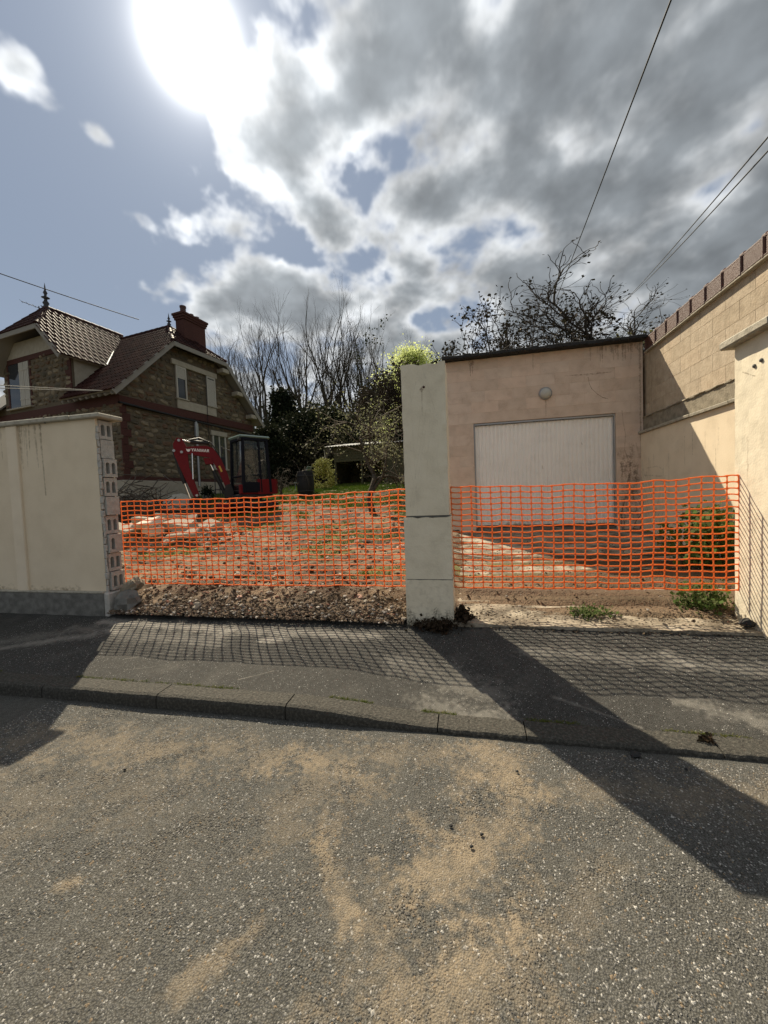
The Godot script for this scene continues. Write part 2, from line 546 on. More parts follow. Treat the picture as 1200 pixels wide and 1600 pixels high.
func make_materials() -> void:
	var fine := htex(512, 60, 160, 0.5, 11)
	var soft := htex(512, 10, 60, 0.3, 12)
	var rough := htex(512, 24, 90, 0.45, 13)
	M.fine = fine; M.soft = soft; M.rough_h = rough
	# asphalt: chippings in dark binder
	var cell := noise_bytes(1024, 75, 31, 1, FastNoiseLite.TYPE_CELLULAR)
	var toneb := noise_bytes(1024, 160, 32, 2)
	var broad := noise_bytes(1024, 9, 33, 4)
	var d := PackedInt32Array(); d.resize(1024 * 1024)
	var hh := PackedByteArray(); hh.resize(1024 * 1024)
	var gam := PackedByteArray()
	for k in 1024: gam.append(int(255.0 * pow(k / 1023.0 * 0.4, 1.0 / 2.2)))
	for k in 1024 * 1024:
		var e := 255 - cell[k]
		var st := clampf((e - 120) / 90.0, 0, 1)
		var tn := clampf((toneb[k] - 70) / 130.0, 0, 1)
		var q := gam[int(2557.0 * lerpf(0.040, 0.052 + 0.113 * tn * tn, st) * (0.75 + 0.00196 * broad[k]))]
		d[k] = (q + 1) | q << 8 | (q - 3) << 16 | 255 << 24
		hh[k] = (e * 4 + toneb[k]) / 5
	var at := ImageTexture.create_from_image(Image.create_from_data(1024, 1024, false, Image.FORMAT_RGBA8, d.to_byte_array()))
	var ah := ImageTexture.create_from_image(Image.create_from_data(1024, 1024, false, Image.FORMAT_L8, hh))
	var road := mat([1.28, 1.28, 1.25], 0.8, at, 0.46, ah, 0.4)
	road.metallic_specular = 0.2
	# ochre dust and mud tracked over the road: x -4..4, distance 0..4
	var S := []
	for q in [[0.03, 1.95, 0.0, 1.8, 0.16, 0.12, 0.6, 0.8], [0.01, 1.83, 0.03, 1.80, 0.035, 0.03, 0.9, 0.6], [0.1, 2.06, 0.17, 1.7, 0.16, 0.14, 0.55, 0.9],
			[0.17, 1.7, -0.08, 1.3, 0.14, 0.18, 0.45, 1.0], [-0.1, 1.3, 0.02, 1.42, 0.17, 0.1, 0.5, 1.0], [-0.6, 1.36, -0.42, 1.14, 0.035, 0.05, 0.65, 0.8],
			[-0.52, 1.68, -0.6, 1.36, 0.1, 0.05, 0.4, 1.0], [-0.81, 0.88, -0.70, 1.05, 0.05, 0.03, 0.55, 0.8], [0.1, 1.06, -0.12, 0.95, 0.14, 0.2, 0.5, 1.0],
			[-2.6, 1.72, -0.9, 1.82, 0.16, 0.12, 0.42, 1.2], [-0.9, 1.82, -0.2, 1.95, 0.12, 0.1, 0.4, 1.1], [0.35, 1.8, 1.3, 1.92, 0.08, 0.12, 0.35, 1.1],
			[-1.47, 1.05, -1.43, 1.06, 0.035, 0.03, 0.8, 0.5], [-0.28, 1.56, 0.0, 1.38, 0.045, 0.03, 0.55, 0.9], [-0.76, 1.7, -0.75, 1.45, 0.22, 0.16, 0.3, 1.2],
			[-0.3, 1.2, -0.25, 0.9, 0.12, 0.2, 0.3, 1.2], [-1.6, 1.5, -2.4, 1.3, 0.25, 0.3, 0.22, 1.2], [0.5, 1.45, 0.2, 1.2, 0.06, 0.1, 0.25, 1.2], [-0.05, 1.2, 0.05, 1.15, 0.02, 0.015, 0.7, 0.5]]:
		S.append([(q[0] + 4) / 8.0, q[1] / 4.0, (q[2] + 4) / 8.0, q[3] / 4.0, q[4] * 1.25 / 8.0, q[5] * 1.25 / 8.0, q[6] * 0.62, q[7] * 1.1])
	var dust := marks(2048, 1024, [0.30, 0.235, 0.16], S, 41, 0.06, 0.006)
	M.road = marked(road, dust)
	M.dust = dust.get_image()
	# pavement: finer asphalt with pale cement dust, x -4.5..3.5, distance 2..4
	var pv := mat([0.88, 0.88, 0.88], 0.8, at, 0.4, ah, 0.4)
	pv.metallic_specular = 0.2
	var D := []
	for q in [[-3.7, 3.2, -2.2, 3.12, 0.1, 0.12, 0.75, 0.8], [-2.2, 3.12, -0.8, 3.12, 0.12, 0.1, 0.6, 0.9], [-1.75, 2.95, -1.6, 3.0, 0.07, 0.09, 0.8, 0.7], [-3.4, 3.0, -2.2, 2.9, 0.16, 0.2, 0.35, 1.1],
			[-4.5, 2.42, -3.55, 2.9, 0.06, 0.12, 0.5, 0.6], [-4.5, 2.6, -3.9, 2.9, 0.14, 0.16, 0.25, 0.8], [-3.9, 3.05, -3.3, 3.0, 0.1, 0.1, 0.3, 0.8], [-2.75, 2.55, -2.35, 2.75, 0.008, 0.012, 0.3, 0.6], [-1.62, 2.38, -1.42, 2.52, 0.006, 0.004, 0.6, 0.5], [-2.6, 2.4, -2.3, 2.52, 0.005, 0.004, 0.25, 0.6],
			[-0.5, 2.75, 0.1, 2.5, 0.2, 0.18, 0.3, 1.2], [-0.3, 2.35, 0.2, 2.25, 0.12, 0.12, 0.35, 1.2], [0.4, 3.0, 1.9, 2.9, 0.12, 0.14, 0.35, 1.3], [1.2, 2.55, 1.7, 2.35, 0.08, 0.1, 0.4, 1.2], [1.35, 3.05, 1.45, 2.9, 0.08, 0.05, 0.5, 1.0], [0.5, 2.5, 0.9, 2.3, 0.02, 0.01, 0.3, 0.8]]:
		D.append([(q[0] + 4.5) / 8.0, (q[1] - 2) / 2.0, (q[2] + 4.5) / 8.0, (q[3] - 2) / 2.0, q[4] / 8.0, q[5] / 8.0, q[6] * 0.85, q[7] * 0.7])
	M.pave = marked(pv, marks(2048, 512, [0.36, 0.335, 0.29], D, 47, 0.10, 0.008))
	M.chip = mat([1, 1, 1], 0.55)
	M.chip.metallic_specular = 0.3
	M.chip.vertex_color_use_as_albedo = true
	M.kerb = mat([1, 1, 1], 0.9, ctex(512, [[0, [0.012, 0.012, 0.01]], [0.42, [0.036, 0.034, 0.028]], [0.62, [0.066, 0.061, 0.05]], [1, [0.30, 0.28, 0.24]]], 26, 150, 0.6, 51), 0.6, rough, 0.8)
	M.slab = mat([1, 1, 1], 0.85, ctex(1024, [[0, [0.05, 0.04, 0.028]], [0.38, [0.13, 0.105, 0.075]], [0.58, [0.28, 0.235, 0.175]], [1, [0.48, 0.42, 0.33]]], 6, 70, 0.35, 52), 2.4, rough, 1.0)
	M.soil = mat([1, 1, 1], 0.95, ctex(1024, [[0, [0.5, 0.5, 0.5]], [0.5, [0.95, 0.95, 0.95]], [1, [1.0, 1.0, 1.0]]], 24, 120, 0.5, 53), 1.6, rough, 2.5)
	M.soil.vertex_color_use_as_albedo = true
	M.far_ground = mat([1, 1, 1], 0.95, ctex(512, [[0, [0.03, 0.04, 0.015]], [0.5, [0.06, 0.07, 0.025]], [1, [0.1, 0.09, 0.05]]], 8, 60, 0.4, 54), 9.0)
	# render and paint
	var cream_t := ctex(512, [[0, [0.62, 0.515, 0.37]], [0.5, [0.69, 0.58, 0.425]], [1, [0.73, 0.62, 0.46]]], 4, 90, 0.3, 55)
	M.cream = mat([1, 1, 1], 0.85, cream_t, 1.7, fine, 0.12)
	M.pale_cream = mat([1.05, 1.06, 1.09], 0.85, cream_t, 1.3, fine, 0.12)
	M.white_wall = mat([1, 1, 1], 0.8, ctex(512, [[0, [0.58, 0.515, 0.39]], [0.5, [0.70, 0.625, 0.48]], [1, [0.74, 0.67, 0.525]]], 5, 80, 0.3, 56), 1.3, soft, 0.3)
	M.pink = []
	for k in 3:
		M.pink.append(mat([[1, 1, 1], [0.94, 0.925, 0.91], [1.03, 1.0, 0.98]][k], 0.9, ctex(512, [[0, [0.44, 0.345, 0.275]], [0.4, [0.57, 0.465, 0.38]], [1, [0.64, 0.535, 0.445]]], 5, 70, 0.3, 57 + k), 1.5, soft, 0.35))
	M.ochre = []
	for k in 3:
		M.ochre.append(mat([[1, 1, 1], [0.93, 0.92, 0.9], [1.04, 1.02, 1.0]][k], 0.9, ctex(512, [[0, [0.28, 0.225, 0.16]], [0.45, [0.40, 0.325, 0.235]], [1, [0.50, 0.42, 0.315]]], 7, 60, 0.35, 61 + k), 1.2, rough, 0.5))
	M.concrete = mat([1, 1, 1], 0.9, ctex(512, [[0, [0.10, 0.085, 0.06]], [0.45, [0.21, 0.18, 0.13]], [1, [0.34, 0.295, 0.225]]], 7, 90, 0.4, 65), 0.9, rough, 0.6)
	M.dark_concrete = mat([1, 1, 1], 0.9, ctex(512, [[0, [0.06, 0.058, 0.05]], [0.5, [0.15, 0.145, 0.13]], [1, [0.26, 0.25, 0.225]]], 6, 80, 0.4, 66), 0.8, rough, 0.5)
	M.block = mat([1, 1, 1], 0.95, ctex(512, [[0, [0.26, 0.25, 0.225]], [0.5, [0.42, 0.40, 0.36]], [1, [0.56, 0.54, 0.49]]], 8, 120, 0.5, 67), 0.5, rough, 0.6)
	M.coping = mat([1, 1, 1], 0.9, ctex(512, [[0, [0.16, 0.145, 0.11]], [0.5, [0.36, 0.33, 0.265]], [1, [0.48, 0.45, 0.37]]], 8, 80, 0.4, 68), 0.7, rough, 0.4)
	M.rubble = mat([0.8, 0.8, 0.8], 0.92, null, 0.3, rough, 0.5)
	M.rubble.vertex_color_use_as_albedo = true
	M.chunk = [mat([1, 1, 1], 0.92, ctex(256, [[0, [0.2, 0.17, 0.13]], [1, [0.42, 0.37, 0.3]]], 8, 60, 0.5, 69), 0.4, rough, 0.6), mat([0.44, 0.27, 0.2], 0.92, null, 0.4, rough, 0.6)]
	# metal, paint, plastic
	M.door = mat([0.80, 0.785, 0.75], 0.5, null, 0.8, soft, 0.1)
	M.dark_metal = mat([0.03, 0.03, 0.032], 0.45)
	M.grey_metal = mat([0.32, 0.33, 0.34], 0.4)
	M.grey_metal.metallic = 0.6
	M.felt = mat([0.022, 0.022, 0.022], 0.85, null, 0.5, rough, 0.5)
	M.lamp_glass = mat([0.42, 0.42, 0.38], 0.3)
	M.net = mat([0.96, 0.27, 0.065], 0.45)
	M.net.backlight_enabled = true
	M.net.backlight = Color(0.9, 0.62, 0.4)
	M.red = mat([0.12, 0.004, 0.008], 0.5, null, 0.5, soft, 0.05)
	M.red.metallic_specular = 0.3
	M.navy = mat([0.008, 0.009, 0.014], 0.6)
	M.navy.metallic_specular = 0.2
	M.black = mat([0.014, 0.014, 0.015], 0.6)
	M.rubber = mat([0.02, 0.02, 0.02], 0.8)
	M.teal = mat([0.12, 0.17, 0.155], 0.25)
	M.chrome = mat([0.6, 0.6, 0.6], 0.15); M.chrome.metallic = 1.0
	M.white = mat([0.7, 0.7, 0.68], 0.5)
	M.glass = glass([0.03, 0.045, 0.045], 0.45)
	M.pane = mat([0.03, 0.035, 0.04], 0.06)
	# house
	M.mortar = mat([1, 1, 1], 0.95, ctex(256, [[0, [0.08, 0.064, 0.042]], [1, [0.15, 0.122, 0.083]]], 6, 60, 0.5, 71), 0.8, rough, 0.8)
	M.stone = []
	for q in [[0.16, 0.125, 0.078], [0.115, 0.088, 0.055], [0.22, 0.18, 0.12], [0.13, 0.08, 0.05], [0.09, 0.078, 0.055]]:
		M.stone.append(mat(q, 0.92, null, 0.35, rough, 1.0))
	M.brick = mat([1, 1, 1], 0.88, ctex(256, [[0, [0.035, 0.014, 0.011]], [0.5, [0.065, 0.024, 0.018]], [1, [0.11, 0.044, 0.033]]], 12, 60, 0.5, 72), 0.6, rough, 0.5)
	M.tile = []
	for q in [[0.034, 0.014, 0.012], [0.024, 0.011, 0.010], [0.045, 0.019, 0.015]]:
		var tm := mat(q, 0.55, null, 0.3, fine, 0.3)
		tm.metallic_specular = 0.12
		M.tile.append(tm)
	M.tile_all = M.tile[0]
	M.verge = [mat([0.085, 0.038, 0.028], 0.5, null, 0.25, rough, 0.5), mat([0.07, 0.03, 0.023], 0.5, null, 0.25, rough, 0.5)]
	M.house_white = mat([1, 1, 1], 0.85, ctex(256, [[0, [0.27, 0.24, 0.185]], [1, [0.40, 0.365, 0.29]]], 5, 50, 0.4, 73), 1.5, soft, 0.3)
	M.timber = mat([0.24, 0.225, 0.195], 0.8)
	M.shutter = mat([0.40, 0.38, 0.33], 0.75)
	# wood and plants
	M.bark = mat([1, 1, 1], 0.95, ctex(256, [[0, [0.025, 0.02, 0.015]], [1, [0.09, 0.075, 0.055]]], 8, 60, 0.5, 74), 0.6, rough, 1.5)
	M.twig = mat([0.06, 0.05, 0.04], 0.9)
	M.pale_twig = mat([0.13, 0.11, 0.085], 0.9)
	M.plank = mat([1, 1, 1], 0.85, ctex(256, [[0, [0.06, 0.055, 0.03]], [1, [0.14, 0.125, 0.07]]], 8, 60, 0.5, 75), 0.8, rough, 0.6)
	M.tin = mat([0.5, 0.5, 0.48], 0.55, null, 0.8, soft, 0.3)
	M.leaf = {}
	for q in [["yew", [0.012, 0.017, 0.009], 0.1], ["holly", [0.017, 0.025, 0.010], 0.12], ["bud", [0.22, 0.215, 0.15], 0.4], ["willow", [0.33, 0.34, 0.12], 0.9], ["gold", [0.24, 0.215, 0.035], 0.4], ["green", [0.055, 0.09, 0.022], 0.4], ["ivy", [0.018, 0.028, 0.012], 0.15], ["dry", [0.035, 0.024, 0.016], 0.1], ["brush", [0.04, 0.036, 0.022], 0.12]]:
		var lm := mat(q[1], 0.6)
		lm.metallic_specular = 0.1
		lm.backlight_enabled = true
		lm.backlight = Color(0.95, 1.0, 0.7) * q[2]
		lm.cull_mode = BaseMaterial3D.CULL_DISABLED
		M.leaf[q[0]] = lm
	M.grass = mat([0.10, 0.125, 0.03], 0.7)
	M.grass.vertex_color_use_as_albedo = true
	M.grass.backlight_enabled = true
	M.grass.backlight = Color(0.5, 0.6, 0.15)


# ---------------------------------------------------------------- road, pavement, yard
func lump(sd: int, flat := 1.0) -> Geo:            # a broken stone about one unit across
	var r := RandomNumberGenerator.new()
	r.seed = sd
	var g := Geo.new()
	var P := []
	for k in 3:
		var ring := []
		var yy: float = [-0.32, 0.05, 0.36][k]
		var rr: float = [0.42, 0.52, 0.3][k]
		for s in 6:
			var a := TAU * (s + r.randf_range(-0.3, 0.3)) / 6.0
			ring.append(Vector3(cos(a) * rr * r.randf_range(0.75, 1.15), (yy + r.randf_range(-0.09, 0.09)) * flat, sin(a) * rr * r.randf_range(0.75, 1.15)))
		P.append(ring)
	for k in 2:
		for s in 6:
			var t := (s + 1) % 6
			g.tri(P[k][s], P[k + 1][t], P[k][t])
			g.tri(P[k][s], P[k + 1][s], P[k + 1][t])
	for s in 6:
		g.tri(Vector3(0, 0.42 * flat, 0), P[2][(s + 1) % 6], P[2][s])
		g.tri(Vector3(0, -0.4 * flat, 0), P[0][s], P[0][(s + 1) % 6])
	return g

func rock(sd: int) -> Geo:                         # a rounded broken rock about one unit across
	var f := FastNoiseLite.new()
	f.seed = sd; f.frequency = 1.3; f.fractal_octaves = 3
	var g := Geo.new()
	var pt := func(a: int, b: int) -> Vector3:
		var v := Vector3(sin(PI * b / 6.0) * cos(TAU * a / 9.0), cos(PI * b / 6.0), sin(PI * b / 6.0) * sin(TAU * a / 9.0))
		return v * (0.42 + 0.30 * f.get_noise_3dv(v)) * Vector3(1.1, 0.8, 0.95)
	for b in 6:
		for a in 9: g.quad(pt.call(a, b), pt.call((a + 1) % 9, b), pt.call((a + 1) % 9, b + 1), pt.call(a, b + 1))
	return g

func pebble(sd: int) -> Geo:                       # 8 faces
	var r := RandomNumberGenerator.new()
	r.seed = sd
	var g := Geo.new()
	var q := []
	for s in 4: q.append(Vector3(cos(TAU * s / 4), 0, sin(TAU * s / 4)) * r.randf_range(0.35, 0.6) + Vector3(0, r.randf_range(-0.1, 0.1), 0))
	var top := Vector3(r.randf_range(-0.15, 0.15), 0.42, r.randf_range(-0.15, 0.15))
	for s in 4:
		g.tri(q[s], top, q[(s + 1) % 4])
		g.tri(q[(s + 1) % 4], Vector3(0, -0.4, 0), q[s])
	return g

func ground() -> void:
	var base := Geo.new()
	base.quad(Vector3(-400, -0.12, 200), Vector3(400, -0.12, 200), Vector3(400, -0.12, -3), Vector3(-400, -0.12, -3))
	struct("ground", base, M.far_ground)
	# road with a slight crossfall and shallow hollows
	var xs := steps(-40, -5, 2.5) + steps(-4.9, 4.5, 0.1) + steps(4.6, 40, 2.5)
	var cs := steps(-14, -1, 1.0) + steps(-0.9, 1.96, 0.09) + [2.0, 2.05, 2.1, 2.15, 2.2, 2.3]
	var g := grid(xs, cs, func(x, c): return 0.006 * bump.get_noise_2d(x * 1.1, c * 1.1) + 0.0022 * bump.get_noise_2d(x * 9.0, c * 9.0) - 0.006)
	g.planar(Vector3(-4, 0, 0), Vector3(8, 0, 0), Vector3(0, 0, -4))
	struct("road", g, M.road)
	# pavement behind the kerb
	xs = steps(-40, -6, 2.0) + steps(-5.9, 3.6, 0.07) + steps(3.7, 40, 2.0)
	var g2 := Geo.new()
	var nx := xs.size()
	for j in 21:
		for x in xs:
			var c := lerpf(kf(x) + 0.147, 3.62, j / 20.0)
			var h := py(x, c)
			g2.vert(Vector3(x, h, -c), Vector3(h - py(x + 0.05, c), 0.05, py(x, c + 0.05) - h).normalized(), Vector2(x, c))
	for j in 20:
		for k in nx - 1:
			var a := j * nx + k
			g2.i.append_array(PackedInt32Array([a, a + nx, a + nx + 1, a, a + nx + 1, a + 1]))
	g2.planar(Vector3(-4.5, 0, -2), Vector3(8, 0, 0), Vector3(0, 0, -2))
	struct("pavement", g2, M.pave)
	# concrete drive up to the garage
	var dh := func(x, c): return lerpf(0.222, 0.63, smoothstep(3.3, 8.2, c) * 0.35 + 0.65 * (c - 3.3) / 4.9) + 0.012 * bump.get_noise_2d(x * 2.2, c * 2.2) + 0.008 * bump.get_noise_2d(x * 9.0, c * 9.0)
	var g3 := grid(steps(-0.25, 3.1, 0.06), steps(3.34, 8.2, 0.08), dh)
	for k in 56:                                    # broken front edge of the slab
		var x0 := lerpf(-0.25, 3.1, k / 56.0)
		var x1 := lerpf(-0.25, 3.1, (k + 1) / 56.0)
		g3.quad(Vector3(x0, 0.1, -3.33), Vector3(x1, 0.1, -3.33), Vector3(x1, dh.call(x1, 3.34), -3.34), Vector3(x0, dh.call(x0, 3.34), -3.34))
	struct("driveway", g3, M.slab)
	# yard: churned earth, paler rubble dust, grass further back
	var f := FastNoiseLite.new()
	f.seed = 91; f.frequency = 0.5; f.fractal_octaves = 5
	var cf := func(x: float, c: float) -> Color:
		var n := f.get_noise_2d(x, c)
		var n2 := f.get_noise_2d(x * 3.5 + 40.0, c * 3.5)
		var earth := Color(0.085, 0.055, 0.034).lerp(Color(0.24, 0.172, 0.108), clampf(0.32 + n * 0.9 + n2 * 0.7, 0, 1))
		var grass := Color(0.135, 0.14, 0.035).lerp(Color(0.07, 0.08, 0.022), clampf(0.5 + n2, 0, 1))
		var w := smoothstep(0.0, 0.25, n * 0.9 + (c - 11.5) * 0.12)
		w = maxf(w, 0.8 * smoothstep(0.12, 0.32, f.get_noise_2d(x + 70.0, c)) * smoothstep(4.0, 4.6, c))
		return earth.lerp(grass, clampf(w, 0, 1))
	var g4 := grid(steps(-70, -13, 3.0) + steps(-12.8, -9, 0.2) + steps(-8.93, -0.1, 0.07) + steps(0, 12, 1.5) + steps(14, 60, 4.0), steps(3.36, 9.0, 0.07) + steps(9.1, 16, 0.14) + steps(16.4, 34, 0.6) + steps(36, 95, 3.0),
		func(x, c): return gy(x, c) - (0.06 if x > -0.1 and c < 8.5 else 0.0), cf)
	struct("yard", g4, M.soil)
	# loose chippings standing proud of the road
	var xf := []; var co := []
	for k in 90000:
		var c := rng.randf_range(0.6, 2.1)
		var x := rng.randf_range(-2.9, 2.2)
		if c > kf(x) - 0.02: continue
		var s := rng.randf_range(0.004, 0.009) * (1.5 if rng.randf() < 0.02 else 1.0)
		xf.append(Transform3D(Basis(Vector3.UP, rng.randf() * TAU).scaled_local(Vector3(s * rng.randf_range(0.8, 1.5), s * 0.6, s)), Vector3(x, -0.0055 + 0.006 * bump.get_noise_2d(x * 1.1, c * 1.1), -c)))
		var t := pow(rng.randf(), 5.0)
		var stone := Color(0.08, 0.078, 0.072).lerp(Color(0.46, 0.44, 0.40), t) if rng.randf() > 0.08 else Color(0.20, 0.152, 0.10)
		var dusty: float = M.dust.get_pixel(int((x + 4.0) * 256.0), int(c * 256.0)).a
		co.append(stone.lerp(Color(0.29, 0.225, 0.15), minf(dusty, 0.6)))
	tag(many("chippings", pebble(4), M.chip, xf, co), "small grey stone chippings bedded in the road asphalt", "chippings")
	xf = []; co = []
	for k in 26000:
		var x := rng.randf_range(-4.6, 2.4)
		var c := rng.randf_range(kf(x) + 0.16, 3.3)
		var s := rng.randf_range(0.0025, 0.006) * (1.7 if rng.randf() < 0.03 else 1.0)
		xf.append(Transform3D(Basis(Vector3.UP, rng.randf() * TAU).scaled_local(Vector3(s * 1.2, s * 0.6, s)), Vector3(x, py(x, c), -c)))
		co.append(Color(0.07, 0.07, 0.07).lerp(Color(0.55, 0.53, 0.48), pow(rng.randf(), 3.0)))
	tag(many("grit", pebble(9), M.chip, xf, co), "pale grit scattered over the dark pavement", "grit")

func kerb() -> void:
	var root := Node3D.new()
	root.name = "kerb"
	add_child(root)
	tag(root, "row of worn concrete kerb stones dropping to the drive", "kerb", "", "structure")
	var joints := [-7.7, -6.8, -5.86, -4.93, -3.98, -3.02, -2.06, -1.13, -0.2, 0.28, 1.2, 2.13, 3.05, 4.0, 4.9]
	for k in joints.size() - 1:
		var g := Geo.new()
		var x0: float = joints[k] + 0.0035
		var x1: float = joints[k + 1] - 0.0035
		var m := 40
		var rows := []
		for j in m + 1:
			var x := lerpf(x0, x1, float(j) / m)
			var f0 := -kf(x)
			var t := kt(x) + 0.004 * bump.get_noise_2d(x * 6.0, 3.0) + 0.003 * bump.get_noise_2d(x * 30.0, 5.0)
			var w := 0.004 * bump.get_noise_2d(x * 8.0, 9.0) + 0.004 * bump.get_noise_2d(x * 34.0, 2.0)
			var b := minf(0.028, t * 0.6)
			rows.append([Vector3(x, -0.1, f0 + w), Vector3(x, t - b, f0 - 0.004 + w), Vector3(x, t - b * 0.3, f0 - 0.012 + w), Vector3(x, t, f0 - 0.034 + w), Vector3(x, t + 0.002, f0 - 0.15), Vector3(x, -0.1, f0 - 0.15)])
		for j in m:
			for e in 5: g.quad(rows[j][e], rows[j + 1][e], rows[j + 1][e + 1], rows[j][e + 1])
		var a: Array = rows[0].duplicate()
		var z: Array = rows[m].duplicate()
		z.reverse()
		g.fan(a); g.fan(z)
		put("kerb_stone", g, M.kerb, root)


# ---------------------------------------------------------------- boundary wall with its torn-off end
func slot_block(z0: float, z1: float, y0: float, y1: float, x1: float, len: float, holes: Array) -> Geo:
	# hollow block: its end face (towards +x) has arched slots; z0 front, z1 back (z0 > z1)
	var g := Geo.new()
	var poly := PackedVector2Array([Vector2(z1, y0), Vector2(z0, y0), Vector2(z0, y1), Vector2(z1, y1)])
	var sl := []
	for h in holes:                       # [centre z, half width, y low, y high]
		var q := PackedVector2Array()
		q.append(Vector2(h[0] - h[1], h[2])); q.append(Vector2(h[0] + h[1], h[2]))
		for k in 7: q.append(Vector2(h[0] + h[1] * cos(PI * k / 6), h[3] + h[1] * sin(PI * k / 6)))
		sl.append(q)
	sl.sort_custom(func(a, b): return a[0].x < b[0].x)
	# face cut into vertical strips between and over the slots
	var pt := func(p: Vector2, x: float) -> Vector3: return Vector3(x, p.y, p.x)
	var cur := z1
	var face := func(a: Vector2, b: Vector2, c: Vector2, d: Vector2) -> void: g.quad(pt.call(a, x1), pt.call(d, x1), pt.call(c, x1), pt.call(b, x1))
	for q in sl:
		var l: float = q[0].x
		var r: float = q[1].x
		face.call(Vector2(cur, y0), Vector2(l, y0), Vector2(l, y1), Vector2(cur, y1))
		face.call(Vector2(l, y0), Vector2(r, y0), Vector2(r, q[0].y), Vector2(l, q[0].y))
		for k in range(2, 8): face.call(Vector2(q[k + 1].x, q[k + 1].y), Vector2(q[k].x, q[k].y), Vector2(q[k].x, y1), Vector2(q[k + 1].x, y1))
		cur = r
		var m: int = q.size()
		for k in m:
			var a: Vector2 = q[k]
			var b: Vector2 = q[(k + 1) % m]
			g.quad(pt.call(a, x1), pt.call(b, x1), pt.call(b, x1 - len * 0.8), pt.call(a, x1 - len * 0.8))
		var back := []
		for k in m: back.append(pt.call(q[k], x1 - len * 0.8))
		back.reverse()
		g.fan(back)
	face.call(Vector2(cur, y0), Vector2(z0, y0), Vector2(z0, y1), Vector2(cur, y1))
	g.quad(Vector3(x1 - len, y1, z0), Vector3(x1, y1, z0), Vector3(x1, y1, z1), Vector3(x1 - len, y1, z1))
	g.quad(Vector3(x1 - len, y0, z1), Vector3(x1, y0, z1), Vector3(x1, y0, z0), Vector3(x1 - len, y0, z0))
	g.quad(Vector3(x1 - len, y0, z0), Vector3(x1, y0, z0), Vector3(x1, y1, z0), Vector3(x1 - len, y1, z0))
	g.quad(Vector3(x1, y0, z1), Vector3(x1 - len, y0, z1), Vector3(x1 - len, y1, z1), Vector3(x1, y1, z1))
	return g

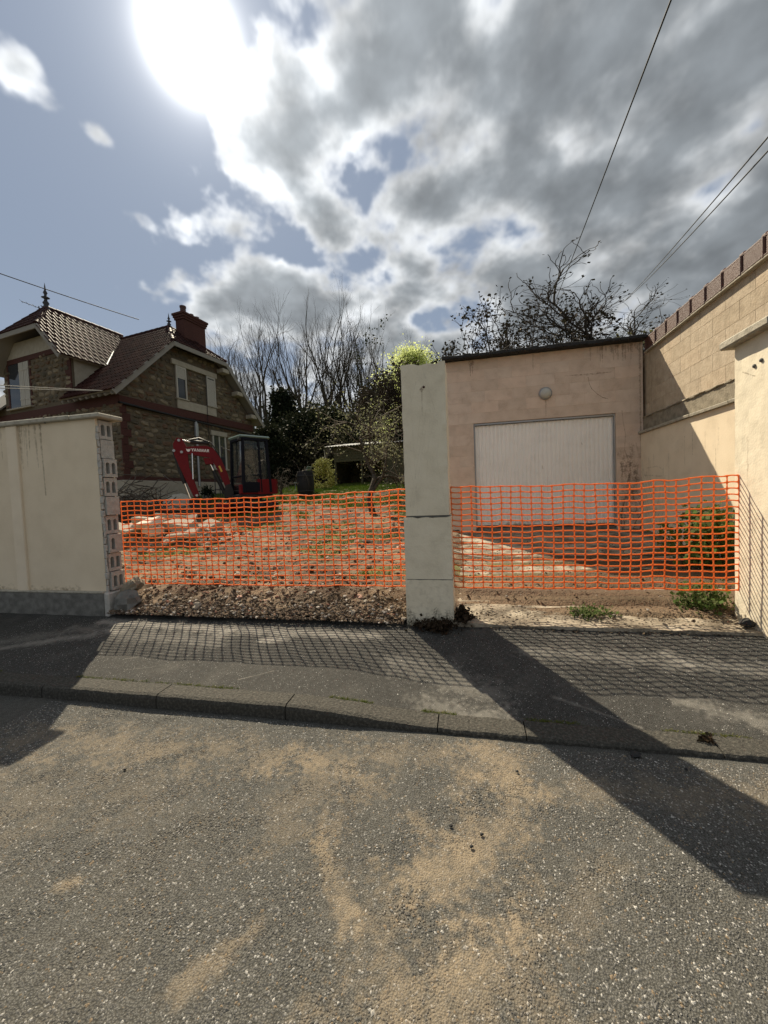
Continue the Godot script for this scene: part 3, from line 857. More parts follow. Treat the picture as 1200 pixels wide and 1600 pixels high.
func left_wall() -> void:
	var t := thing("boundary_wall", "cream rendered boundary wall with grey plinth and broken hollow block end", "wall")
	var X1 := -3.80            # end of the render
	# weather streaks under the coping: sheet of 4.2 x 1.85 m
	var S := []
	var r := RandomNumberGenerator.new()
	r.seed = 8
	for k in 26:
		var x := r.randf_range(0.715, 0.83)
		if k > 18: x = r.randf_range(0.2, 0.98)
		S.append([x, 0.0, x + r.randf_range(-0.002, 0.002), r.randf_range(0.04, 0.3), r.randf_range(0.002, 0.005), 0.001, r.randf_range(0.25, 0.6), 0.9])
	S.append([0.825, 0.0, 0.828, 0.42, 0.004, 0.002, 0.6, 0.8])
	for k in 30:
		var x := r.randf_range(0.1, 0.99)
		S.append([x, 1.0, x + r.randf_range(-0.05, 0.05), 1.0, 0.012, 0.018, r.randf_range(0.1, 0.35), 1.2])
	var wm := marked(M.cream, marks(1024, 512, [0.20, 0.155, 0.10], S, 81, 0.06, 0.012))
	var sheet := func(g: Geo) -> Geo:
		g.planar(Vector3(-8.0, 2.28, 0), Vector3(4.2, 0, 0), Vector3(0, -1.85, 0))
		return g
	var p := Geo.new()
	p.bx(Vector3(-4.842, 0.43, -3.36), Vector3(X1, 2.28, -3.39))
	p.bx(Vector3(-9.0, 0.43, -3.36), Vector3(-4.99, 2.28, -3.39))
	p.bx(Vector3(-9.0, 0.43, -3.55), Vector3(X1 - 0.02, 2.28, -3.575))
	put("render", sheet.call(p), wm, t)
	var core := Geo.new()
	core.bx(Vector3(-9.0, 0.1, -3.3905), Vector3(X1 - 0.42, 2.275, -3.549))
	put("core", core, M.block, t)
	var pl := Geo.new()
	pl.box(Vector3(-4.916, 1.355, -3.366), Vector3(0.15, 1.848, 0.062), 0.006)
	put("pilaster", sheet.call(pl), marked(M.pale_cream, marks(256, 256, [0.16, 0.125, 0.08], [], 82, 0.06, 0.02)), t)
	# plinth and its torn end
	var pn := Geo.new()
	pn.box(Vector3(-6.4, 0.26, -3.45), Vector3(5.2, 0.34, 0.25), 0.012)
	put("plinth", pn, M.dark_concrete, t)
	var fl := Geo.new()
	fl.box(Vector3(-6.4, 0.434, -3.345), Vector3(5.19, 0.022, 0.05), 0.006)
	put("plinth_ledge", fl, M.coping, t)
	var te := Geo.new()
	te.box(Vector3(-3.775, 0.24, -3.41), Vector3(0.06, 0.38, 0.17), 0.012, Basis.IDENTITY, 0.006, rng)
	te.box(Vector3(-3.77, 0.19, -3.53), Vector3(0.06, 0.26, 0.08), 0.014, Basis.IDENTITY, 0.008, rng)
	put("torn_concrete", te, M.block, t)
	# hollow blocks of the end, course by course
	for k in 9:
		var y0 := 0.445 + k * 0.2035
		var x1: float = X1 + [0.045, 0.02, 0.05, 0.015, 0.045, 0.03, 0.045, 0.02, 0.012][k]
		var H := []
		if k != 4 and k != 7:
			for zc in [-3.4355, -3.5045]:
				if k == 2 and zc < -3.5: continue
				H.append([zc, 0.021, y0 + 0.035, y0 + 0.135])
		var g := slot_block(-3.392, -3.548, y0, y0 + 0.195, x1, 0.42, H)
		put("hollow_block", g, M.block, t)
	var jm := Geo.new()
	jm.bx(Vector3(X1 - 0.4, 0.44, -3.394), Vector3(X1 - 0.005, 2.27, -3.40))
	jm.bx(Vector3(X1 - 0.4, 0.44, -3.545), Vector3(X1 - 0.005, 2.27, -3.547))
	put("mortar", jm, M.coping, t)
	# torn edge of render at the end
	for k in 24:
		var y := lerpf(0.46, 2.24, k / 24.0)
		var fr := Geo.new()
		fr.box(Vector3(X1 + 0.012, y, -3.373), Vector3(rng.randf_range(0.02, 0.036), rng.randf_range(0.06, 0.085), 0.026), 0.006, Basis.IDENTITY, 0.006, rng)
		put("render_fragment", fr, M.block, t)
	# coping slabs
	var edge := [-9.0, -8.0, -7.02, -6.03, -5.06, -4.09, -3.70]
	for k in 6:
		var g := Geo.new()
		g.box(Vector3((edge[k] + edge[k + 1]) / 2.0, 2.305, -3.465), Vector3(edge[k + 1] - edge[k] - 0.008, 0.05, 0.30), 0.01, Basis.IDENTITY, 0.003, rng)
		put("coping", g, M.coping, t)
	var pin := Geo.new()
	pin.rod(Vector3(-4.42, 2.32, -3.33), Vector3(-4.42, 2.27, -3.33), 0.008)
	pin.rod(Vector3(-4.42, 2.335, -3.33), Vector3(-4.42, 2.32, -3.33), 0.014)
	put("bolt", pin, M.dark_metal, t)


# ---------------------------------------------------------------- two gate pillars
func rough_prism(g: Geo, lo: Vector3, hi: Vector3, sd: int, chip: float) -> void:
	# an upright block with uneven arrises and a chipped top edge
	var r := FastNoiseLite.new()
	r.seed = sd; r.frequency = 4.0; r.fractal_octaves = 4
	var N := 10
	var MM := 22
	var side := func(a: Vector3, b: Vector3) -> void:
		var out := (b - a).cross(Vector3.UP).normalized()
		var rows := []
		for j in MM + 1:
			var row := []
			for k in N + 1:
				var q := a.lerp(b, float(k) / N)
				q.y = lerpf(lo.y, hi.y, float(j) / MM)
				var e := minf(k, N - k) / float(N)
				var w := 0.0025 * r.get_noise_3d(q.x * 2, q.y * 2, q.z * 2)
				q += out * w
				if e == 0.0:
					var dd := absf(r.get_noise_1d(q.y * 6.0 + q.x * 31.0)) * 0.012 * chip
					q += ((a + b) * 0.5 - (a if k == 0 else b)).normalized() * dd * 0.5 - out * dd * 0.5
				if j == MM: q.y -= absf(r.get_noise_3d(q.x * 9, q.z * 9, 2.0)) * 0.03 * chip
				row.append(q)
			rows.append(row)
		for j in MM:
			for k in N: g.quad(rows[j][k], rows[j][k + 1], rows[j + 1][k + 1], rows[j + 1][k])
	var A := Vector3(lo.x, 0, hi.z); var B := Vector3(hi.x, 0, hi.z); var C := Vector3(hi.x, 0, lo.z); var D := Vector3(lo.x, 0, lo.z)
	side.call(A, B); side.call(B, C); side.call(C, D); side.call(D, A)
	g.quad(Vector3(lo.x + 0.004, hi.y - 0.012 * chip, hi.z - 0.004), Vector3(hi.x - 0.004, hi.y - 0.012 * chip, hi.z - 0.004), Vector3(hi.x - 0.004, hi.y - 0.012 * chip, lo.z + 0.004), Vector3(lo.x + 0.004, hi.y - 0.012 * chip, lo.z + 0.004))

func gate_pillars() -> void:
	var t := thing("gate_pillar", "tall pale square gate pillar standing alone between two orange nets", "pillar")
	var r := RandomNumberGenerator.new()
	r.seed = 17
	var S := [[0.47, 0.10, 0.47, 0.105, 0.035, 0.045, 0.8, 0.9], [0.47, 0.11, 0.465, 0.2, 0.025, 0.01, 0.3, 0.8], [0.45, 0.065, 0.5, 0.07, 0.12, 0.13, 0.12, 0.5], [0.2, 0.33, 0.21, 0.33, 0.01, 0.01, 0.5, 0.8]]
	for k in 14: S.append([r.randf(), r.randf_range(0.0, 0.6), r.randf(), r.randf_range(0.1, 0.7), 0.006, 0.01, 0.1, 1.2])
	var um := marked(M.white_wall, marks(256, 1024, [0.17, 0.12, 0.075], S, 83, 0.06, 0.012))
	var up := Geo.new()
	rough_prism(up, Vector3(-0.530, 1.165, -3.73), Vector3(-0.148, 2.478, -3.35), 3, 1.8)
	up.planar(Vector3(-0.55, 2.49, 0), Vector3(0.42, 0, 0), Vector3(0, -2.29, 0))
	put("upper_shaft", up, um, t)
	var lo := Geo.new()
	rough_prism(lo, Vector3(-0.548, 0.607, -3.745), Vector3(-0.138, 1.155, -3.338), 4, 0.8)
	lo.planar(Vector3(-0.55, 2.49, 0), Vector3(0.42, 0, 0), Vector3(0, -2.29, 0))
	put("lower_shaft", lo, um, t)
	var L := []
	for k in 60:
		var x := r.randf()
		L.append([x, r.randf_range(0.6, 1.0), x + 0.02, 1.0, 0.05, 0.09, r.randf_range(0.1, 0.45), 1.2])
	var bm := marked(M.white_wall, marks(256, 256, [0.13, 0.115, 0.085], L, 84, 0.2, 0.02))
	var ba := Geo.new()
	rough_prism(ba, Vector3(-0.552, 0.1, -3.75), Vector3(-0.136, 0.604, -3.335), 5, 0.6)
	ba.planar(Vector3(-0.56, 0.61, 0), Vector3(0.43, 0, 0), Vector3(0, -0.45, 0))
	put("base", ba, bm, t)
	for e in [[Vector3(-0.540, 0.58, -3.735), Vector3(-0.146, 0.63, -3.345)], [Vector3(-0.528, 1.15, -3.72), Vector3(-0.152, 1.17, -3.356)]]:
		var seam := Geo.new()
		seam.bx(e[0], e[1])
		put("joint", seam, M.dark_concrete, t)
	var st := Geo.new()
	st.lathe([Vector2(0.0, 0.008), Vector2(0.008, 0.006), Vector2(0.011, 0.0)], 8, Vector3(-0.333, 2.27, -3.349), Basis(Vector3.RIGHT, PI / 2))
	put("rusty_bolt", st, M.verge[1], t)
	# the other side of the gate
	var t2 := thing("gate_pillar", "pale gate pillar with overhanging cap against the neighbouring ochre wall", "pillar")
	var S2 := [[0.45, 0.13, 0.75, 0.10, 0.012, 0.012, 0.7, 0.8], [0.62, 0.33, 0.63, 0.5, 0.03, 0.012, 0.3, 0.9], [0.28, 0.75, 0.3, 0.76, 0.03, 0.02, 0.75, 0.7], [0.6, 0.42, 0.62, 0.44, 0.012, 0.01, 0.6, 0.6], [0.5, 0.62, 0.52, 0.7, 0.012, 0.006, 0.4, 0.8]]
	for k in 26: S2.append([r.randf(), r.randf_range(0.85, 1.0), r.randf(), 1.0, 0.02, 0.05, r.randf_range(0.05, 0.3), 1.2])
	var rm := marked(M.white_wall, marks(256, 1024, [0.22, 0.17, 0.11], S2, 85, 0.05, 0.012))
	var sh := Geo.new()
	rough_prism(sh, Vector3(2.125, 0.12, -3.65), Vector3(2.53, 2.43, -3.25), 7, 0.5)
	sh.planar(Vector3(2.1, 2.43, -3.23), Vector3(0, 0, -0.44), Vector3(0, -2.25, 0))
	put("shaft", sh, rm, t2)
	var cap := Geo.new()
	cap.box(Vector3(2.325, 2.457, -3.45), Vector3(0.55, 0.062, 0.54), 0.012, Basis.IDENTITY, 0.004, rng)
	put("cap", cap, M.coping, t2)
	for q in [Vector3(2.122, 2.21, -3.43), Vector3(2.122, 2.23, -3.36)]:
		var b := Geo.new()
		b.lathe([Vector2(0.0, 0.012), Vector2(0.012, 0.008), Vector2(0.016, 0.0)], 8, q, Basis(Vector3.BACK, PI / 2))
		put("hinge_stub", b, M.dark_concrete, t2)
	# the wall goes on beside it, out of frame
	var t3 := thing("boundary_wall", "white boundary wall running on beside the capped gate pillar", "wall")
	var w := Geo.new()
	w.bx(Vector3(2.532, 0.1, -3.55), Vector3(6.5, 1.9, -3.36))
	put("render", w, M.white_wall, t3)
	var wc := Geo.new()
	wc.box(Vector3(4.53, 1.928, -3.455), Vector3(3.96, 0.05, 0.29), 0.01)
	put("coping", wc, M.coping, t3)


# ---------------------------------------------------------------- garage
func block_face(parent: Node, mats: Array, o: Vector3, du: Vector3, width: float, height: float, course: float, blen: float, proud: float, holes: Array, sheet: Callable, sd: int) -> void:
	# courses of rendered blocks on the face spanned by du and up, from o; each block a shallow slab with open joints
	var r := RandomNumberGenerator.new()
	r.seed = sd
	var out := du.cross(Vector3.UP).normalized()
	var y := 0.0
	var row := 0
	while y < height - 0.02:
		var y1 := minf(y + course, height)
		var x := -blen * (0.5 if row % 2 else 0.0)
		while x < width - 0.01:
			var a := maxf(x, 0.0)
			var b := minf(x + blen, width)
			x += blen
			# cut by the openings
			var spans := [[a, b]]
			for h in holes:
				if y1 > h[1] + 0.02 and y < h[3] - 0.02:
					var ns := []
					for s in spans:
						if s[1] <= h[0] or s[0] >= h[2]: ns.append(s)
						else:
							if s[0] < h[0] - 0.02: ns.append([s[0], h[0]])
							if s[1] > h[2] + 0.02: ns.append([h[2], s[1]])
					spans = ns
			for s in spans:
				if s[1] - s[0] < 0.03: continue
				var ya := y
				var yb := y1
				for h in holes:
					if s[0] < h[2] - 0.01 and s[1] > h[0] + 0.01 and yb > h[3] and ya < h[3]: ya = h[3]
				var g := Geo.new()
				var pr := proud + r.randf_range(-0.0006, 0.0006)
				var at: Vector3 = o + du * ((s[0] + s[1]) / 2.0) + Vector3.UP * ((ya + yb) / 2.0) + out * (pr - 0.03) / 2.0
				g.box(at, Vector3(s[1] - s[0] - 0.0022, yb - ya - 0.0026, 0.03 + pr), 0.0015, Basis(du, Vector3.UP, out))
				sheet.call(g)
				put("block", g, mats[r.randi() % mats.size()], parent)
		y = y1
		row += 1

func garage() -> void:
	var t := thing("garage", "flat roofed pink rendered garage with white ribbed door", "garage")
	var x0 := -0.36
	var x1 := 3.085
	var C := 7.67
	var shell := Geo.new()
	# walls as four slabs round an open box, front pierced by the door
	shell.bx(Vector3(x0, 0.4, -7.68), Vector3(0.165, 3.88, -7.85))
	shell.bx(Vector3(2.645, 0.4, -7.68), Vector3(x1, 3.88, -7.85))
	shell.bx(Vector3(0.165, 2.67, -7.68), Vector3(2.645, 3.88, -7.85))
	shell.bx(Vector3(x0, 0.4, -7.851), Vector3(x0 + 0.18, 3.88, -13.0))
	shell.bx(Vector3(x1 - 0.18, 0.4, -7.851), Vector3(x1, 3.88, -13.0))
	shell.bx(Vector3(x0, 0.4, -13.001), Vector3(x1, 3.88, -13.18))
	put("wall", shell, M.pink[0], t)
	var r := RandomNumberGenerator.new()
	r.seed = 23
	# rain streaks, a long crack and grime: sheet over the whole front, 3.45 x 3.5 m
	var S := []
	for k in 34:
		var x := r.randf_range(0.80, 0.98) if k < 22 else r.randf_range(0.05, 0.95)
		S.append([x, 0.0, x, r.randf_range(0.02, 0.09), r.randf_range(0.002, 0.012), 0.002, r.randf_range(0.2, 0.6), 0.9])
	var cr := [[0.742, 0.155], [0.748, 0.19], [0.758, 0.215], [0.785, 0.245], [0.81, 0.265], [0.835, 0.275]]
	for k in 5: S.append([cr[k][0], cr[k][1], cr[k + 1][0], cr[k + 1][1], 0.0022, 0.0015, 0.9, 0.4])
	cr = [[0.9, 0.34], [0.905, 0.40], [0.915, 0.46], [0.91, 0.54], [0.925, 0.6]]
	for k in 4: S.append([cr[k][0], cr[k][1], cr[k + 1][0], cr[k + 1][1], 0.0018, 0.0012, 0.7, 0.4])
	for k in 9: S.append([r.randf_range(0.62, 0.86), 0.14 + r.randf_range(-0.01, 0.01), r.randf_range(0.64, 0.9), 0.138, 0.002, 0.002, 0.4, 0.9])
	for k in 40: S.append([r.randf_range(0.88, 0.99), r.randf_range(0.5, 0.95), r.randf_range(0.88, 0.99), r.randf_range(0.5, 0.95), 0.003, 0.01, r.randf_range(0.1, 0.45), 1.2])
	S.append([0.532, 0.25, 0.532, 0.34, 0.006, 0.003, 0.35, 0.8])
	S.append([0.985, 0.0, 0.985, 0.5, 0.008, 0.004, 0.55, 0.8])
	var tx := marks(1024, 1024, [0.12, 0.085, 0.06], S, 86, 0.16, 0.01)
	var mats := []
	for m in M.pink: mats.append(marked(m, tx))
	var sheet := func(g: Geo) -> void: g.planar(Vector3(x0, 3.88, 0), Vector3(3.45, 0, 0), Vector3(0, -3.45, 0))
	var front := Node3D.new()
	front.name = "front_wall"
	t.add_child(front)
	var jn := Geo.new()
	jn.bx(Vector3(x0, 0.4, -7.6705), Vector3(0.166, 3.875, -7.679)); jn.bx(Vector3(2.644, 0.4, -7.6705), Vector3(x1, 3.875, -7.679)); jn.bx(Vector3(0.1665, 2.671, -7.6705), Vector3(2.6435, 3.875, -7.679))
	put("joint_mortar", jn, M.pink[1], front)
	block_face(front, mats, Vector3(x0, 0.42, -C), Vector3.RIGHT, x1 - x0, 3.45, 0.204, 0.5, 0.0024, [[0.165 - x0, -1, 2.645 - x0, 2.67 - 0.42]], sheet, 5)
	# roof slab with tarred edge
	var rf := Geo.new()
	rf.box(Vector3((x0 + x1) / 2, 3.905, -10.36), Vector3(x1 - x0 + 0.06, 0.05, 5.76), 0.01, Basis.IDENTITY, 0.004, rng)
	var roof := put("roof", rf, M.felt, t)
	for k in 26:
		var e := Geo.new()
		var xa := lerpf(x0 - 0.02, x1 - 0.02, k / 26.0)
		e.box(Vector3(xa + 0.066, 3.90 + rng.randf_range(-0.006, 0.006), -7.475), Vector3(0.134, rng.randf_range(0.05, 0.075), 0.03), 0.008, Basis.IDENTITY, 0.005, rng)
		put("felt_edge", e, M.felt, roof)
	# up-and-over door
	var dr := Node3D.new()
	dr.name = "door"
	t.add_child(dr)
	var pn := Geo.new()
	var nr := 33
	var wd := 2.44 / nr
	for k in nr:                                     # trapezoid ribs
		var a := 0.185 + k * wd
		var zf := -7.735
		var zb := -7.749
		var p := [Vector2(a, zb), Vector2(a + wd * 0.12, zf), Vector2(a + wd * 0.62, zf), Vector2(a + wd * 0.74, zb), Vector2(a + wd, zb)]
		for j in 4: pn.quad(Vector3(p[j].x, 0.68, p[j].y), Vector3(p[j + 1].x, 0.68, p[j + 1].y), Vector3(p[j + 1].x, 2.62, p[j + 1].y), Vector3(p[j].x, 2.62, p[j].y))
	put("ribbed_panel", pn, marked(M.door, door_marks()), dr).mesh = planar_door(pn)
	var bk := Geo.new()
	bk.bx(Vector3(0.18, 0.66, -7.755), Vector3(2.63, 2.63, -7.78))
	put("back_sheet", bk, M.door, dr)
	for q in [[Vector3(0.168, 0.6, -7.69), Vector3(0.188, 2.665, -7.73)], [Vector3(2.622, 0.6, -7.69), Vector3(2.642, 2.665, -7.73)], [Vector3(0.188, 2.632, -7.69), Vector3(2.622, 2.665, -7.73)]]:
		var g := Geo.new()
		g.bx(q[0], q[1], 0.003)
		put("frame", g, M.grey_metal, dr)
	var bar := Geo.new()
	bar.box(Vector3(1.405, 0.675, -7.735), Vector3(2.42, 0.05, 0.03), 0.004)
	put("bottom_rail", bar, M.dark_metal, dr)
	var th := Geo.new()
	th.bx(Vector3(0.166, 0.35, -7.69), Vector3(2.644, 0.648, -7.9))
	put("threshold", th, M.dark_concrete, t)
	# round bulkhead lamp, off
	var lt := thing("wall_lamp", "round glass bulkhead lamp above the white garage door", "lamp", Vector3(1.473, 3.12, -7.667))
	var rot := Basis(Vector3.RIGHT, PI / 2)
	var l1 := Geo.new()
	l1.lathe([Vector2(0, 0), Vector2(0.112, 0), Vector2(0.115, 0.02), Vector2(0.108, 0.045), Vector2(0.09, 0.05)], 28, Vector3.ZERO, rot)
	put("housing", l1, M.grey_metal, lt)
	var l2 := Geo.new()
	l2.lathe([Vector2(0.094, 0.04), Vector2(0.09, 0.062), Vector2(0.072, 0.085), Vector2(0.04, 0.1), Vector2(0.0, 0.105)], 24, Vector3.ZERO, rot)
	put("glass_dome", l2, M.lamp_glass, lt)

func door_marks() -> ImageTexture:
	var r := RandomNumberGenerator.new()
	r.seed = 29
	var S := [[0.78, 0.22, 0.785, 0.24, 0.004, 0.004, 0.6, 0.5], [0.5, 0.42, 0.504, 0.45, 0.006, 0.004, 0.8, 0.5]]
	for k in 18: S.append([r.randf(), r.randf_range(0.9, 1.0), r.randf(), 1.0, 0.01, 0.03, r.randf_range(0.05, 0.2), 1.2])
	for k in 20:
		var x := r.randf()
		S.append([x, r.randf() * 0.8, x, r.randf(), 0.002, 0.002, 0.12, 1.0])
	return marks(512, 512, [0.25, 0.2, 0.14], S, 87, 0.1, 0.012)

func planar_door(g: Geo) -> ArrayMesh:
	g.planar(Vector3(0.18, 2.63, 0), Vector3(2.45, 0, 0), Vector3(0, -1.97, 0))
	return g.mesh()


# ---------------------------------------------------------------- neighbouring building on the right
func neighbour() -> void:
	var t := thing("neighbour_building", "tall ochre rendered block wall edged with brown verge tiles", "building")
	var X := 3.1
	var body := Geo.new()
	body.bx(Vector3(X + 0.035, 0.1, -3.45), Vector3(9.5, 3.66, -12.5))
	put("wall", body, M.ochre[1], t)
	var r := RandomNumberGenerator.new()
	r.seed = 33
	var S := []
	for k in 30:
		var x := r.randf()
		S.append([x, r.randf_range(0.0, 0.2), x + r.randf_range(-0.004, 0.004), r.randf_range(0.2, 0.65), 0.0015, 0.0012, r.randf_range(0.15, 0.5), 0.9])
	for k in 46: S.append([r.randf(), 0.60 + r.randf_range(-0.006, 0.006), r.randf(), 0.60, 0.0015, 0.003, r.randf_range(0.0, 0.25), 1.2])
	for k in 120:
		var x := r.randf()
		S.append([x, 0.61, x + 0.01, 0.625, 0.003, 0.006, r.randf_range(0.2, 0.8), 1.2])
	var tx := marks(1024, 512, [0.10, 0.08, 0.055], S, 88, 0.2, 0.014)
	var mats := []
	for m in M.ochre: mats.append(marked(m, tx))
	var sheet := func(g: Geo) -> void: g.planar(Vector3(X, 3.7, -3.45), Vector3(0, 0, -4.6), Vector3(0, -2.3, 0))
	# du runs along -z so that up x du faces -x
	var bl := Node3D.new()
	bl.name = "block_wall"
	t.add_child(bl)
	block_face(bl, mats, Vector3(X + 0.034, 2.56, -8.05), Vector3(0, 0, 1), 4.6, 1.10, 0.22, 0.5, 0.0014, [], sheet, 6)
	# rough concrete ledge, its ragged upper lip, and the painted lower wall with a narrow cap
	var lg := Geo.new()
	lg.bx(Vector3(X - 0.012, 2.335, -3.46), Vector3(X + 0.03, 2.555, -8.05), 0.006)
	sheet.call(lg)
	put("ledge", lg, marked(M.concrete, tx), t)
	for k in 38:
		var e := Geo.new()
		var z := -3.5 - k * 0.12
		e.box(Vector3(X - 0.012, 2.552 + rng.randf_range(-0.006, 0.004), z), Vector3(rng.randf_range(0.02, 0.05), rng.randf_range(0.012, 0.03), 0.125), 0.006, Basis.IDENTITY, 0.005, rng)
		put("mortar_lip", e, M.concrete, t)
	var t2 := thing("boundary_wall", "cream painted low wall under the concrete ledge beside the garage", "wall")
	var S3 := []
	for k in 20:
		var x := r.randf_range(0.1, 1.0)
		S3.append([x, r.randf_range(0.0, 0.3), x, r.randf_range(0.1, 0.6), 0.002, 0.0015, r.randf_range(0.2, 0.6), 0.8])
	for k in 30: S3.append([r.randf_range(0.75, 1.0), r.randf_range(0.3, 1.0), r.randf_range(0.75, 1.0), r.randf_range(0.3, 1.0), 0.002, 0.004, 0.3, 1.2])
	var lm := marked(M.cream, marks(1024, 512, [0.17, 0.125, 0.075], S3, 89, 0.14, 0.012))
	var lw := Geo.new()
	lw.bx(Vector3(X - 0.06, 0.1, -3.66), Vector3(X + 0.02, 2.27, -7.668), 0.004)
	lw.planar(Vector3(X, 2.27, -3.66), Vector3(0, 0, -4.0), Vector3(0, -2.0, 0))
	put("render", lw, lm, t2)
	for k in 5:
		var cp := Geo.new()
		cp.box(Vector3(X - 0.045, 2.297, -3.66 - 0.4 - k * 0.8), Vector3(0.125, 0.042, 0.794), 0.006, Basis(Vector3.BACK, 0.2), 0.002, rng)
		put("coping", cp, M.coping, t2)
	# verge: brown interlocking tiles with a rolled top and a rib at every joint
	var vg := Node3D.new()
	vg.name = "verge"
	t.add_child(vg)
	for k in 14:
		var z1 := -7.56 + k * 0.335
		var g := Geo.new()
		var w := 0.335
		g.box(Vector3(X + 0.0, 3.775, z1 + w / 2), Vector3(0.026, 0.20, w - 0.012), 0.004)
		g.box(Vector3(X - 0.002, 3.775, z1 + 0.022), Vector3(0.058, 0.225, 0.044), 0.012)
		g.box(Vector3(X - 0.004, 3.685, z1 + w / 2), Vector3(0.044, 0.022, w - 0.004), 0.006)
		g.tube(PackedVector3Array([Vector3(X + 0.012, 3.885, z1 + 0.002), Vector3(X + 0.012, 3.885, z1 + 0.05), Vector3(X + 0.012, 3.878, z1 + 0.055), Vector3(X + 0.012, 3.878, z1 + w - 0.006)]), PackedFloat32Array([0.036, 0.036, 0.028, 0.028]), 10, 1.0, true)
		g.bx(Vector3(X + 0.02, 3.87, z1 + 0.004), Vector3(X + 0.28, 3.895, z1 + w - 0.004), 0.004)
		put("verge_tile", g, M.verge[k % 2], vg)
	var sof := Geo.new()
	sof.box(Vector3(X + 0.01, 3.663, -5.5), Vector3(0.07, 0.022, 4.2), 0.004)
	put("verge_board", sof, M.coping, t)
	var rf := Geo.new()
	rf.bx(Vector3(X + 0.28, 3.80, -3.4), Vector3(9.6, 3.88, -12.5), 0.01)
	put("roof", rf, M.tile[1], t)


# ---------------------------------------------------------------- stone house with two half-hipped gables
# house frame: x = along the gable wall away from the street (u), y = up, z = along the street front to the left (w)
const HK := Vector3(-12.24, 0, -11.85)

func stone_shape(sd: int) -> ArrayMesh:
	var r := RandomNumberGenerator.new()
	r.seed = sd
	var g := Geo.new()
	var m := 7
	var rim := []
	var top := []
	for k in m:
		var a := TAU * k / m + r.randf_range(-0.2, 0.2)
		var s := 0.5 / maxf(absf(cos(a)), absf(sin(a)))
		var q := Vector2(cos(a), sin(a)) * s * r.randf_range(0.82, 1.0)
		rim.append(Vector3(q.x, q.y, 0.0))
		top.append(Vector3(q.x * 0.72, q.y * 0.7, r.randf_range(0.7, 1.1)))
	for k in m:
		var j := (k + 1) % m
		g.quad(rim[k], rim[j], top[j], top[k])
	g.fan(top)
	return g.mesh()

func in_any(p: Vector2, holes: Array, pad := 0.0) -> bool:
	for h in holes:
		if p.x > h[0] - pad and p.x < h[2] + pad and p.y > h[1] - pad and p.y < h[3] + pad: return true
	return false

func stones_on(face: Array, poly: PackedVector2Array, holes: Array, basis: Basis, o: Vector3, rank: float, r: RandomNumberGenerator) -> void:
	# collects [weight, transform, material] for irregular stones that fill poly (u, h) outside the holes
	var lo := Vector2(1e9, 1e9); var hi := -lo
	for p in poly: lo = lo.min(p); hi = hi.max(p)
	var y := lo.y
	while y < hi.y:
		var ch := r.randf_range(0.13, 0.235)
		var x := lo.x - r.randf() * 0.3
		while x < hi.x:
			var w := r.randf_range(0.17, 0.46)
			var q := Vector2(x + w / 2, y + ch / 2 + r.randf_range(-0.03, 0.03))
			x += w
			if not Geometry2D.is_point_in_polygon(q, poly) or in_any(q, holes, 0.05): continue
			var b := basis * Basis(Vector3.BACK, r.randf_range(-0.2, 0.2)) * Basis.from_scale(Vector3((w - 0.025) * (1 if r.randf() < 0.5 else -1), ch * r.randf_range(0.8, 1.05) - 0.015, r.randf_range(0.022, 0.055)))
			face.append([w * ch / (rank + q.x * 0.04), Transform3D(b, o + basis * Vector3(q.x, q.y, 0)), r.randi() % 5, r.randi() % 6])
		y += ch

func tile_shape() -> ArrayMesh:                 # interlocking tile: x across, y up the slope, z out of it
	var g := Geo.new()
	var w := 0.235
	var prof := [Vector2(-0.5, 0.010), Vector2(-0.42, 0.034), Vector2(-0.28, 0.040), Vector2(-0.16, 0.016), Vector2(0.0, 0.008), Vector2(0.18, 0.012), Vector2(0.30, 0.030), Vector2(0.5, 0.010)]
	for k in prof.size() - 1:
		var a: Vector2 = prof[k]
		var b: Vector2 = prof[k + 1]
		g.quad(Vector3(a.x * w, -0.19, a.y + 0.028), Vector3(b.x * w, -0.19, b.y + 0.028), Vector3(b.x * w, 0.19, b.y), Vector3(a.x * w, 0.19, a.y))
		g.quad(Vector3(a.x * w, -0.19, 0.0), Vector3(b.x * w, -0.19, 0.0), Vector3(b.x * w, -0.19, b.y + 0.028), Vector3(a.x * w, -0.19, a.y + 0.028))
	return g.mesh()

func tiles_on(out: Array, o: Vector3, across: Vector3, up: Vector3, poly: PackedVector2Array, r: RandomNumberGenerator) -> void:
	var nn := across.cross(up).normalized()
	var lo := Vector2(1e9, 1e9); var hi := -lo
	for p in poly: lo = lo.min(p); hi = hi.max(p)
	var y := lo.y + 0.15
	var row := 0
	while y < hi.y:
		var x := lo.x + (0.12 if row % 2 else 0.0)
		while x < hi.x + 0.1:
			if Geometry2D.is_point_in_polygon(Vector2(x, y), poly):
				var b := Basis(across, up, nn) * Basis(Vector3.BACK, r.randf_range(-0.012, 0.012)) * Basis(Vector3.RIGHT, r.randf_range(-0.012, 0.012))
				out.append([Transform3D(b, o + across * x + up * y + nn * 0.012), r.randi() % 3])
			x += 0.236
		y += 0.325
		row += 1

